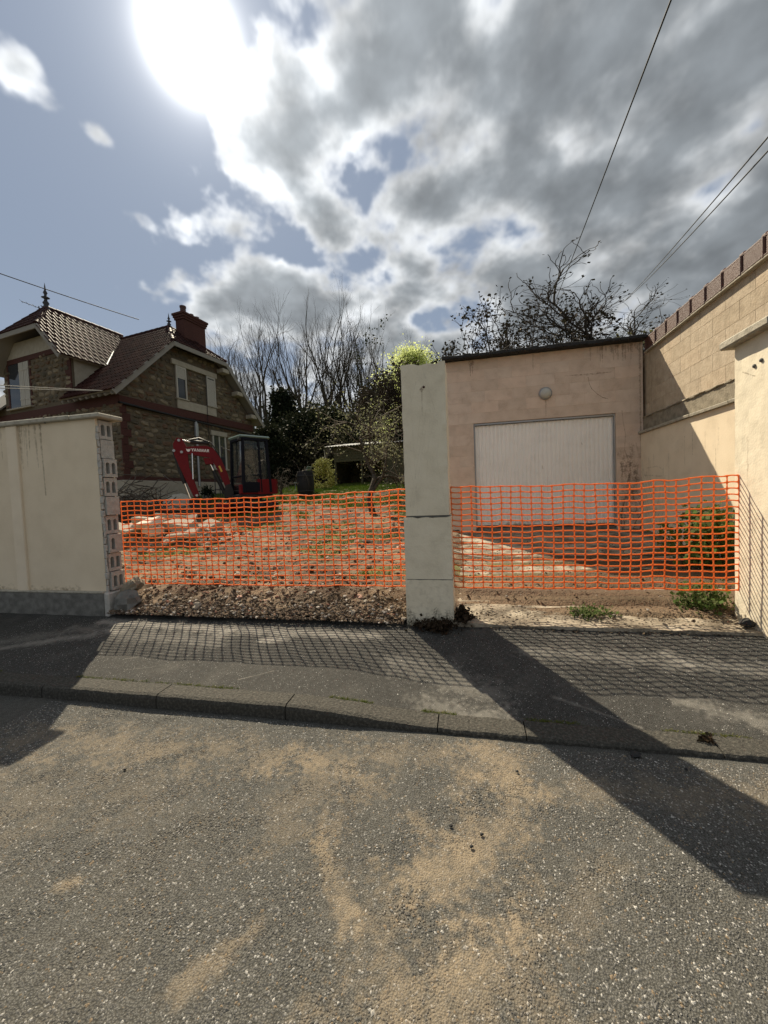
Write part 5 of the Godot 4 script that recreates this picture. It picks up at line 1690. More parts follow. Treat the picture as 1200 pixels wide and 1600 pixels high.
	plate.call("warning_label", [[0.20, 1.30], [0.26, 1.28], [0.34, 1.46], [0.28, 1.48]], 0.004, mat([0.5, 0.33, 0.05], 0.5), -0.088, boom)
	cyl.call("boom_cylinder", [0.16, 0.62], [0.52, 1.34], 0.06, M.black, 0.0, boom)
	cyl.call("boom_rod", [0.5, 1.3], [0.64, 1.6], 0.032, M.chrome, 0.0, boom)
	var arm: MeshInstance3D = plate.call("arm", [[1.36, 1.98], [1.52, 2.28], [1.68, 2.30], [1.82, 2.12], [1.80, 1.80], [1.44, 0.98], [1.22, 0.52], [1.06, 0.52], [1.08, 0.70], [1.34, 1.46]], 0.14, M.red)
	cyl.call("arm_cylinder", [0.62, 2.16], [1.25, 2.19], 0.055, M.black, 0.0, boom)
	cyl.call("arm_rod", [1.25, 2.19], [1.58, 2.24], 0.028, M.chrome, 0.0, boom)
	cyl.call("bucket_cylinder", [1.80, 1.92], [1.52, 0.96], 0.058, M.black, 0.0, arm)
	cyl.call("bucket_rod", [1.52, 0.98], [1.36, 0.52], 0.03, M.chrome, 0.0, arm)
	cyl.call("hose", [1.20, 1.84], [1.22, 1.08], 0.02, M.chrome, -0.09, boom)
	for q in [[1.55, 1.88], [1.62, 2.22], [0.0, 0.82], [1.13, 0.6], [1.8, 1.92]]:
		var g := Geo.new()
		g.rod(o + loc * Vector3(q[0] * 0.8, q[1], -0.11), o + loc * Vector3(q[0] * 0.8, q[1], 0.11), 0.038, 12)
		put("pivot_pin", g, M.grey_metal, boom)
	plate.call("bucket", [[1.06, 0.56], [1.38, 0.48], [1.40, 0.30], [1.24, 0.08], [0.96, 0.02], [0.74, 0.14], [0.66, 0.30], [0.98, 0.22], [1.10, 0.34]], 0.4, M.black)
	var hz := Geo.new()
	for k in 3:
		var z := -0.05 + k * 0.04
		var p := PackedVector3Array()
		for q in [[0.1, 1.3], [0.3, 1.8], [0.55, 2.16], [0.95, 2.3], [1.3, 2.24]]: p.append(o + loc * Vector3(q[0] * 0.8, q[1] + 0.012 * k, z))
		hz.tube(p, PackedFloat32Array([0.014, 0.014, 0.014, 0.014, 0.014]), 6)
	put("hydraulic_hoses", hz, M.black, boom)
	# maker's lettering and emblem on the side of the boom
	var tm := TextMesh.new()
	var sf := SystemFont.new()
	sf.font_names = PackedStringArray(["Droid Sans"])
	sf.font_weight = 700
	tm.font = sf
	tm.text = "YANMAR"
	tm.font_size = 64
	tm.pixel_size = 0.0018
	tm.depth = 0.006
	var tx := put("lettering", tm, M.white, boom)
	# seen from the boom's left side its forward runs to the left
	tx.transform = Transform3D(loc * Basis(Vector3(-1, 0, 0), Vector3.UP, Vector3(0, 0, -1)) * Basis(Vector3.BACK, -0.06), o + loc * Vector3(0.74, 1.93, -0.089))
	var em := Geo.new()
	em.prism(PackedVector2Array([Vector2(-0.06, 0.05), Vector2(-0.018, 0.018), Vector2(0, 0.04), Vector2(0.018, 0.018), Vector2(0.06, 0.05), Vector2(0.045, -0.01), Vector2(0.018, -0.045), Vector2(-0.018, -0.045), Vector2(-0.045, -0.01)]), 0.006, o + loc * Vector3(1.06, 1.935, -0.089), loc)
	put("emblem", em, M.white, boom)


# ---------------------------------------------------------------- orange safety nets
func net(x0: float, x1: float, rows: int, label: String, sd: int) -> void:
	var t := thing("safety_net", label, "net", Vector3.ZERO, "")
	var f := FastNoiseLite.new()
	f.seed = sd; f.frequency = 1.0; f.fractal_octaves = 2
	var cols := int(round((x1 - x0) / 0.086))
	var P := func(cu: float, rv_: float) -> Vector3:           # cu 0..cols, rv_ 0..rows
		var u := cu / cols
		var v := rv_ / rows
		var x := lerpf(x0, x1, u) + 0.010 * f.get_noise_2d(u * 9.0, v * 1.3)
		var sag := -0.022 * sin(PI * u) * v - 0.006 * f.get_noise_2d(u * 6.0, v * 2.0)
		var y := lerpf(0.478, 1.405, v) + sag + 0.012 * f.get_noise_2d(u * 9.0 + 5.0, v * 0.5)
		var z := -3.6 + 0.035 * f.get_noise_2d(u * 5.0 + 20.0, v * 1.2) * sin(PI * u)
		return Vector3(x, y, z)
	for k in rows + 1:
		var pts := PackedVector3Array(); var rad := PackedFloat32Array()
		for j in cols * 4 + 1:
			pts.append(P.call(j / 4.0, float(k)))
			var e := j % 4
			rad.append(0.0092 if e == 0 else (0.006 if e == 2 else 0.0063))
		var g := Geo.new()
		g.tube(pts, rad, 6, 0.4, true)
		put("cross_strand", g, M.net, t)
	for j in cols + 1:
		var pts := PackedVector3Array(); var rad := PackedFloat32Array()
		for k in rows * 2 + 1:
			pts.append(P.call(float(j), k / 2.0))
			rad.append(0.0082 if k % 2 == 0 else 0.0048)
		var g := Geo.new()
		g.tube(pts, rad, 6, 0.45, true)
		put("upright_strand", g, M.net, t)

func nets() -> void:
	net(-3.79, -0.549, 18, "orange plastic safety net strung from broken wall to lone pillar", 7)
	net(-0.137, 2.124, 18, "orange plastic safety net hung across the concrete drive", 12)


# ---------------------------------------------------------------- garden shed
func shed() -> void:
	var o := Vector3(-6.95, gy(-6.0, 20.2), -20.1)
	var t := thing("garden_shed", "plank garden shed with pale sheet roof and dark open front", "shed", o)
	t.rotation.y = -0.05
	var w := 4.2; var d := 2.6; var h := 2.1
	for q in [Vector3(0, 0, 0), Vector3(w, 0, 0), Vector3(0, 0, -d), Vector3(w, 0, -d), Vector3(1.5, 0, 0), Vector3(2.9, 0, 0)]:
		var g := Geo.new()
		g.box(q + Vector3(0, h / 2, 0), Vector3(0.1, h, 0.1), 0.01)
		put("post", g, M.plank, t)
	for k in 6:                                                   # boards above the opening
		var g := Geo.new()
		g.box(Vector3(w / 2, 1.3 + k * 0.135, 0.07), Vector3(w + 0.1, 0.125, 0.02), 0.004, Basis(Vector3.RIGHT, 0.06))
		put("plank", g, M.plank, t)
	for k in 15:
		for s in 2:
			var g := Geo.new()
			g.box(Vector3(-0.06 + s * (w + 0.12), 0.07 + k * 0.14, -d / 2), Vector3(0.02, 0.13, d), 0.004)
			put("plank", g, M.timber if s == 0 and k > 8 else M.plank, t)
	var bk := Geo.new()
	bk.bx(Vector3(0, 0, -d - 0.06), Vector3(w, h, -d - 0.03))
	bk.bx(Vector3(2.95, 0, 0.05), Vector3(w, 1.25, 0.08))
	put("back_boards", bk, M.plank, t)
	var rf := Geo.new()
	for k in 30:
		var x := -0.5 + k * (w + 0.8) / 30.0
		var dx := (w + 0.8) / 30.0
		var y0 := h + 0.06
		for e in [[0.0, 0.0, 0.5, 0.035], [0.5, 0.035, 1.0, 0.0]]:
			rf.quad(Vector3(x + dx * e[0], y0 - 0.12 + e[1], 0.45), Vector3(x + dx * e[2], y0 - 0.12 + e[3], 0.45), Vector3(x + dx * e[2], y0 + 0.42 + e[3], -d - 0.2), Vector3(x + dx * e[0], y0 + 0.42 + e[1], -d - 0.2))
	put("sheet_roof", rf, M.tin, t)
	var ln := Geo.new()
	ln.quad(Vector3(-0.5, h - 0.1, 0.3), Vector3(-0.5, h - 0.62, 0.2), Vector3(-1.0, h - 0.7, -0.9), Vector3(-0.6, h + 0.1, -1.0))
	put("side_sheet", ln, M.tin, t)


# ---------------------------------------------------------------- trees and plants
# grows a branch into wood (thick) and twigs (thin) and notes the tips
func grow(wood: Geo, twigs: Geo, tips: Array, p: Vector3, d: Vector3, len: float, rad: float, depth: int, o: Dictionary, r: RandomNumberGenerator) -> void:
	var n: int = o.get("segs", 4)
	var pts := PackedVector3Array([p])
	var rr := PackedFloat32Array([rad])
	var tip: float = o.get("taper", 0.55)
	var dirs := [d]
	for k in n:
		var wob: float = o.get("wobble", 0.16)
		d = (d + Vector3(r.randfn(0, wob), r.randfn(0, wob), r.randfn(0, wob)) + Vector3.UP * o.get("up", 0.06)).normalized()
		p += d * len / n
		pts.append(p)
		rr.append(lerpf(rad, rad * tip, (k + 1.0) / n))
		dirs.append(d)
	var last: bool = depth <= 0
	var g: Geo = wood if depth >= o.get("thick", 3) else twigs
	g.tube(pts, rr, 7 if depth >= o.get("thick", 3) else (4 if depth > 1 else 3))
	if last:
		tips.append([p, d])
		for k in o.get("leafy", 0): tips.append([pts[1 + r.randi() % n], dirs[1 + r.randi() % n]])
		return
	var kids: int = o.get("kids", 3) + (1 if r.randf() < 0.5 else 0)
	if depth == o.get("depth", 5): kids += o.get("more", 0)
	for k in kids:
		var t: float = 1.0 if k == 0 else r.randf_range(o.get("from", 0.35), 1.0)
		var q := int(t * n)
		var at: Vector3 = pts[q].lerp(pts[mini(q + 1, n)], t * n - q)
		var dd: Vector3 = dirs[mini(q, n)]
		var ax := dd.cross(Vector3(r.randfn(0, 1), r.randfn(0, 1), r.randfn(0, 1))).normalized()
		var an: float = o.get("angle", 0.6) * r.randf_range(0.6, 1.35) * (0.45 if k == 0 else 1.0)
		var l: float = len * o.get("ratio", 0.72) * r.randf_range(0.7, 1.15)
		grow(wood, twigs, tips, at, dd.rotated(ax, an), l, lerpf(rad, rad * tip, t) * (0.85 if k == 0 else o.get("thin", 0.6)), depth - 1, o, r)

func leaf(g: Geo, p: Vector3, s: float, r: RandomNumberGenerator, hang := 0.0) -> void:
	var a := Vector3(r.randfn(0, 1), r.randfn(0, 1) - hang, r.randfn(0, 1)).normalized()
	var b := a.cross(Vector3(r.randfn(0, 1), r.randfn(0, 1), r.randfn(0, 1))).normalized()
	var w := s * r.randf_range(0.3, 0.5)
	g.quad(p, p + a * s * 0.5 + b * w, p + a * s, p + a * s * 0.5 - b * w)

func tree(called: String, label: String, at: Vector3, o: Dictionary, sd: int, bark: Material, twig: Material, group := "") -> Node3D:
	var r := RandomNumberGenerator.new()
	r.seed = sd
	var t := thing(called, label, "tree", at, group)
	var wood := Geo.new(); var twigs := Geo.new(); var tips := []
	for s in o.get("stems", 1):
		var d := Vector3(r.randfn(0, o.get("lean", 0.05)), 1, r.randfn(0, o.get("lean", 0.05))).normalized()
		if o.has("ring"): d = Vector3(cos(TAU * s / o.stems) * o.ring, 1, sin(TAU * s / o.stems) * o.ring).normalized()
		grow(wood, twigs, tips, Vector3(0, -0.15, 0) + Vector3(r.randfn(0, 1), 0, r.randfn(0, 1)) * o.get("apart", 0.0), d, o.len, o.rad * r.randf_range(0.7, 1.0), o.depth, o, r)
	if o.has("size"): t.scale = o.size
	put("trunk", wood, bark, t)
	var cr := put("crown", twigs, twig, t)
	if o.has("leaf"):
		var lf := Geo.new()
		for q in tips:
			for k in o.leaf_n: leaf(lf, q[0] + Vector3(r.randfn(0, 1), r.randfn(0, 1), r.randfn(0, 1)) * o.leaf_r, o.leaf_s * r.randf_range(0.5, 1.3), r)
		put("leaves", lf, M.leaf[o.leaf], cr).set_meta("kind", "stuff")
	return t

# foliage mass: clumps of leaf faces through an uneven volume, on a trunk with limbs
func bush(called: String, label: String, cat: String, at: Vector3, size: Vector3, clumps: int, per: int, ls: float, leafm: String, sd: int, group := "", shape := "round", hang := 0.0) -> Node3D:
	var r := RandomNumberGenerator.new()
	r.seed = sd
	var t := thing(called, label, cat, at, group)
	var w := Geo.new()
	var g := Geo.new()
	for k in clumps:
		var h := r.randf()
		var a := r.randf() * TAU
		var rad := sqrt(r.randf())
		var prof_ := 1.0
		if shape == "cone": prof_ = lerpf(1.0, 0.08, h)
		elif shape == "column": prof_ = sqrt(maxf(0.02, 1.0 - pow(h, 5.0)))
		else: prof_ = sqrt(maxf(0.05, 1.0 - pow(h * 1.9 - 0.85, 2.0) * 0.95))
		prof_ *= 1.0 + 0.22 * sin(a * 3.0 + sd) + r.randfn(0, 0.08)
		var c := Vector3(cos(a) * rad * size.x * prof_, h * size.y, sin(a) * rad * size.z * prof_)
		var cs := maxf(size.x, size.z) * r.randf_range(0.10, 0.2)
		for j in per: leaf(g, c + Vector3(r.randfn(0, cs), r.randfn(0, cs * 0.75), r.randfn(0, cs)), ls * r.randf_range(0.5, 1.4), r, hang)
		if k % 4 == 0:
			var base := Vector3(0, h * size.y * 0.35, 0)
			w.tube(PackedVector3Array([base, base.lerp(c, 0.5) + Vector3(0, 0.1 * size.y * 0.2, 0), c]), PackedFloat32Array([0.02 * size.y * 0.4, 0.012 * size.y * 0.4, 0.004 * size.y * 0.4]), 4)
	w.tube(PackedVector3Array([Vector3(0, -0.2, 0), Vector3(0.02, size.y * 0.4, 0), Vector3(0, size.y * 0.8, 0)]), PackedFloat32Array([0.045 * size.y * 0.5, 0.03 * size.y * 0.5, 0.008 * size.y]), 7)
	put("trunk" if cat == "tree" else "stems", w, M.bark, t)
	put("crown" if cat == "tree" else "foliage", g, M.leaf[leafm], t)
	return t

func dup(o: Node3D, at: Vector3, turn: float, sc: Vector3) -> Node3D:
	var c: Node3D = o.duplicate()
	c.name = numbered(str(o.name).rstrip("0123456789").trim_suffix("_"))
	add_child(c)
	c.position = at
	c.rotation.y = turn
	c.scale = sc
	return c

func vegetation() -> void:
	# --- tall bare trees on the slope behind the plot
	var far := {"len": 5.9, "rad": 0.21, "depth": 7, "segs": 3, "wobble": 0.09, "up": 0.045, "kids": 2, "angle": 0.42, "ratio": 0.72, "thick": 5, "from": 0.3, "more": 2, "thin": 0.6, "taper": 0.72}
	var protos := []
	var labs := ["tall bare tree with a straight trunk and fine upright twigs", "bare tree with a broad fan of twigs above the dark evergreens", "bare forked tree rising behind the stone house"]
	for k in 3:
		var o := far.duplicate()
		if k == 1: o.merge({"stems": 2, "lean": 0.12, "apart": 0.5, "len": 5.0, "angle": 0.44}, true)
		if k == 2: o.merge({"len": 4.6, "angle": 0.5, "stems": 2, "lean": 0.2, "apart": 0.3}, true)
		protos.append(tree("bare_tree", labs[k], Vector3(0, 0, 0), o, 300 + k * 7, M.bark, M.twig, "bare trees on the slope"))
	var spots := [   # x, distance, height factor, kind
		[-23.2, 34.5, 0.94, 2], [-20.8, 36.0, 0.95, 2], [-19.2, 35.5, 1.04, 0], [-17.6, 39.0, 0.96, 1], [-15.6, 36.3, 1.02, 0], [-14.0, 38.5, 0.9, 1],
		[-12.6, 37.0, 0.98, 1], [-11.2, 38.5, 0.92, 0], [-10.0, 37.2, 0.88, 1], [-8.4, 38.2, 0.84, 1], [-7.0, 37.0, 0.76, 2], [-5.5, 38.0, 0.72, 1],
		[-27.0, 44.0, 1.0, 1], [-31.5, 40.0, 0.82, 2], [-39.0, 34.0, 0.6, 2], [-34.0, 30.0, 0.55, 2],
	]
	var first := [true, true, true]
	for q in spots:
		var p := Vector3(q[0], prof(q[1]) - 0.4, -q[1])
		var s: float = q[2]
		var o: Node3D = protos[q[3]]
		var tall: float = [1.04, 1.12, 1.16][q[3]] * s
		if first[q[3]]:
			first[q[3]] = false
			o.position = p; o.rotation.y = rng.randf() * TAU; o.scale = Vector3(s, tall, s)
		else: dup(o, p, rng.randf() * TAU, Vector3(s * rng.randf_range(0.9, 1.1), tall, s))
	# --- evergreens and brush below them
	var ev := "dark evergreens below the bare trees"
	bush("evergreen_tree", "dark conical evergreen beside the stone house gable", "tree", Vector3(-14.3, prof(29) - 0.3, -29), Vector3(2.3, 7.6, 2.2), 260, 70, 0.22, "yew", 401, ev, "cone")
	bush("evergreen_tree", "broad dark evergreen behind the excavator cab", "tree", Vector3(-11.4, prof(26) - 0.3, -26), Vector3(2.6, 5.2, 2.2), 220, 70, 0.19, "yew", 402, ev)
	bush("evergreen_tree", "rounded dark evergreen behind the small pruned tree", "tree", Vector3(-9.3, prof(27) - 0.3, -27), Vector3(2.6, 5.4, 2.2), 220, 70, 0.19, "holly", 403, ev)
	bush("evergreen_tree", "peaked brownish evergreen behind the garden shed", "tree", Vector3(-7.0, prof(29) - 0.3, -29.5), Vector3(2.9, 7.2, 2.4), 260, 70, 0.2, "brush", 404, ev, "cone")
	bush("evergreen_tree", "wide dark evergreen behind the budding apple tree", "tree", Vector3(-4.4, prof(27) - 0.3, -27), Vector3(2.8, 6.4, 2.2), 220, 70, 0.19, "holly", 405, ev)
	bush("evergreen_tree", "low dark evergreen under the tallest bare trees", "tree", Vector3(-12.6, prof(32) - 0.3, -32), Vector3(3.2, 6.2, 2.4), 220, 70, 0.22, "holly", 406, ev)
	bush("evergreen_tree", "dark evergreen at the corner of the stone house", "tree", Vector3(-12.2, prof(23) - 0.3, -22.5), Vector3(1.7, 4.0, 1.6), 150, 60, 0.16, "yew", 407, ev)
	bush("hedge", "long brown hedge along the back of the garden", "hedge", Vector3(-8.5, prof(24) - 0.2, -24), Vector3(5.5, 2.7, 0.9), 260, 60, 0.13, "brush", 408)
	# ivy-clad bare tree and the pale green willow that shows over the lone pillar
	tree("ivy_tree", "bare tree with dark ivy clumps beside the light green willow", Vector3(-4.0, prof(30), -30), {"len": 4.6, "rad": 0.2, "depth": 4, "kids": 2, "angle": 0.5, "ratio": 0.72, "thick": 3, "leaf": "ivy", "leaf_n": 12, "leaf_r": 0.22, "leaf_s": 0.16}, 421, M.bark, M.twig)
	bush("willow_tree", "light green rounded willow rising behind the lone gate pillar", "tree", Vector3(-2.85, prof(22) - 0.3, -22.3), Vector3(1.9, 7.7, 1.7), 420, 90, 0.10, "willow", 422, "", "column", 0.6)
	bush("evergreen_tree", "slim dark green tree beneath the light green willow", "tree", Vector3(-3.5, prof(21) - 0.3, -21), Vector3(0.8, 3.3, 0.8), 150, 60, 0.14, "holly", 423, ev, "column")
	# apple tree breaking into leaf
	tree("apple_tree", "spreading apple tree with pale opening buds by the shed", Vector3(-2.35, gy(-2.35, 9.75), -9.75), {"len": 1.5, "rad": 0.10, "depth": 5, "segs": 5, "wobble": 0.26, "up": 0.0, "kids": 3, "angle": 0.85, "ratio": 0.75, "thick": 3, "from": 0.4, "more": 1, "leaf": "bud", "leaf_n": 2, "leaf_r": 0.05, "leaf_s": 0.048, "leafy": 1, "taper": 0.65}, 431, M.bark, M.pale_twig)
	# small pruned tree with an arched head
	tree("pruned_tree", "small hard pruned fruit tree with an arching twiggy head", Vector3(-7.0, gy(-7.0, 13.9), -13.9), {"len": 0.85, "rad": 0.075, "depth": 5, "segs": 4, "wobble": 0.28, "up": -0.07, "kids": 3, "angle": 0.85, "ratio": 0.66, "thick": 3, "stems": 2, "lean": 0.3, "apart": 0.08, "from": 0.4}, 433, M.bark, M.pale_twig)
	bush("golden_shrub", "bright yellow green shrub beside the shed wall", "shrub", Vector3(-6.55, gy(-6.5, 17.2), -17.2), Vector3(0.55, 1.45, 0.5), 70, 34, 0.07, "gold", 434)
	# fig-like bare tree over the garage roof, and the shrub beside it
	tree("spreading_tree", "dark spreading tree with crooked bare twigs above garage roof", Vector3(4.7, 1.4, -15.0), {"size": Vector3(1.95, 1.04, 1.3), "ring": 0.5, "len": 2.2, "rad": 0.11, "depth": 6, "segs": 5, "wobble": 0.19, "up": 0.02, "kids": 3, "angle": 0.62, "ratio": 0.745, "thick": 4, "stems": 5, "lean": 0.5, "apart": 0.4, "from": 0.3, "taper": 0.76, "thin": 0.74, "leaf": "dry", "leaf_n": 1, "leaf_r": 0.02, "leaf_s": 0.06}, 449, M.bark, M.twig)
	tree("spreading_tree", "dark twiggy tree with clinging dead leaves at garage corner", Vector3(1.7, 1.4, -14.6), {"size": Vector3(1.35, 1.16, 1.2), "ring": 0.45, "len": 2.0, "rad": 0.09, "depth": 6, "segs": 4, "wobble": 0.17, "up": 0.05, "kids": 3, "angle": 0.55, "ratio": 0.745, "thick": 4, "stems": 4, "lean": 0.42, "apart": 0.6, "taper": 0.76, "thin": 0.74, "leaf": "dry", "leaf_n": 2, "leaf_r": 0.04, "leaf_s": 0.075, "leafy": 1}, 442, M.bark, M.twig)
	tree("spreading_tree", "bare tree showing its top twigs over the verge tiles", Vector3(6.9, 1.2, -15.2), {"size": Vector3(1.3, 1.28, 1.2), "ring": 0.4, "len": 1.8, "rad": 0.08, "depth": 6, "segs": 4, "wobble": 0.16, "up": 0.04, "kids": 2, "angle": 0.6, "ratio": 0.74, "thick": 4, "stems": 5, "lean": 0.35, "apart": 0.3, "taper": 0.72, "thin": 0.7}, 443, M.bark, M.twig)
	bush("golden_shrub", "rounded yellow green tree top between garage and verge tiles", "tree", Vector3(6.4, 1.5, -17.0), Vector3(1.3, 5.5, 1.2), 150, 44, 0.13, "gold", 444)
	# shrubs and weeds by the drive
	bush("laurel_shrub", "leafy green shrub behind the net against the cream wall", "shrub", Vector3(2.72, 0.40, -5.1), Vector3(0.32, 0.62, 0.5), 60, 30, 0.06, "green", 451)
	bush("laurel_shrub", "dark leafy shrub growing up in the drive corner", "shrub", Vector3(2.78, 0.32, -4.3), Vector3(0.2, 0.8, 0.3), 40, 22, 0.05, "ivy", 452)
	bush("weed_tuft", "green weeds at the foot of the capped gate pillar", "weeds", Vector3(2.0, 0.24, -3.8), Vector3(0.24, 0.22, 0.2), 40, 24, 0.035, "green", 453)
	bush("weed_tuft", "small flat weeds in the middle of the concrete drive", "weeds", Vector3(1.02, 0.25, -3.6), Vector3(0.2, 0.035, 0.08), 26, 16, 0.028, "green", 454)
	bush("weed_tuft", "dry weeds at the kerb in front of the drive", "weeds", Vector3(1.17, 0.026, -2.24), Vector3(0.06, 0.012, 0.03), 12, 12, 0.016, "dry", 455)
	bush("weed_tuft", "dark leaf litter against the foot of the lone pillar", "weeds", Vector3(-0.08, 0.21, -3.42), Vector3(0.09, 0.12, 0.1), 26, 16, 0.03, "dry", 456)
	bush("weed_tuft", "dark dead leaves under the front of the lone pillar", "weeds", Vector3(-0.3, 0.2, -3.28), Vector3(0.22, 0.045, 0.06), 36, 18, 0.028, "dry", 457)
	# climbing stems on the wall by the garage
	var r := RandomNumberGenerator.new()
	r.seed = 71
	var cl := thing("climbing_plant", "bare climbing stems clinging to the garage corner", "climber", Vector3(2.8, 0.6, -7.62))
	var cg := Geo.new(); var cw := Geo.new(); var tips := []
	for k in 5: grow(cw, cg, tips, Vector3(r.randf_range(-0.12, 0.22), 0, 0), Vector3(r.randfn(0, 0.15), 1, 0).normalized(), 0.5, 0.006, 3, {"segs": 4, "wobble": 0.2, "kids": 2, "angle": 0.5, "ratio": 0.7, "thick": 9}, r)
	for k in cg.v.size(): cg.v[k].z = clampf(cg.v[k].z, -0.045, 0.05)
	put("stems", cg, M.twig, cl)
	# --- grass: blades in tufts on the far lawn and in the yard's edges
	var blade := Geo.new()
	for k in 7:
		var a := r.randf() * TAU
		var b := Vector3(cos(a), 0, sin(a)) * 0.25
		var tip := Vector3(r.randfn(0, 0.35), r.randf_range(0.7, 1.2), r.randfn(0, 0.35))
		var w := Vector3(-sin(a), 0, cos(a)) * 0.06
		blade.tri(b - w, b + w, b + tip)
	var f := FastNoiseLite.new()
	f.seed = 91; f.frequency = 0.5; f.fractal_octaves = 5
	var xf := []; var co := []
	for k in 60000:
		var c := 4.0 + 19.0 * r.randf()
		var x := r.randf_range(-12.5, -0.5) - c * 0.05
		var n := f.get_noise_2d(x, c)
		var w := maxf(smoothstep(0.05, 0.3, n * 0.9 + (c - 11.5) * 0.12), 0.9 * smoothstep(0.12, 0.32, f.get_noise_2d(x + 70.0, c)) * smoothstep(4.0, 4.6, c))
		if r.randf() > w: continue
		var s := r.randf_range(0.05, 0.11) * (1.0 if c > 9 else 0.6)
		xf.append(Transform3D(Basis(Vector3.UP, r.randf() * TAU).scaled_local(Vector3(s, s, s)), Vector3(x, gy(x, c) - 0.005, -c)))
		co.append(Color(0.8, 1.0, 0.7).lerp(Color(1.6, 1.3, 0.9), r.randf() * r.randf()))
	tag(many("grass", blade, M.grass, xf, co), "tufts of short grass growing over the churned yard", "grass")
	xf = []; co = []
	for q in [[-2.9, -2.0, 0.16], [-2.0, -1.55, 0.155], [-0.9, -0.6, 0.155], [-0.3, -0.1, 0.15], [1.0, 1.4, 0.15], [-4.4, -3.6, 0.155], [0.3, 0.6, 0.155]]:
		for k in 130:
			var x := r.randf_range(q[0], q[1])
			var c: float = kf(x) + q[2] + absf(r.randfn(0, 0.012))
			var s := r.randf_range(0.006, 0.018)
			xf.append(Transform3D(Basis(Vector3.UP, r.randf() * TAU).scaled_local(Vector3(s * 1.6, s * 0.7, s * 1.6)), Vector3(x, kt(x) - 0.002, -c)))
			co.append(Color(0.8, 0.9, 0.5).lerp(Color(1.7, 1.2, 0.8), r.randf()))
	tag(many("moss", blade, M.grass, xf, co), "thin moss and grass in the joint behind the kerb", "moss")


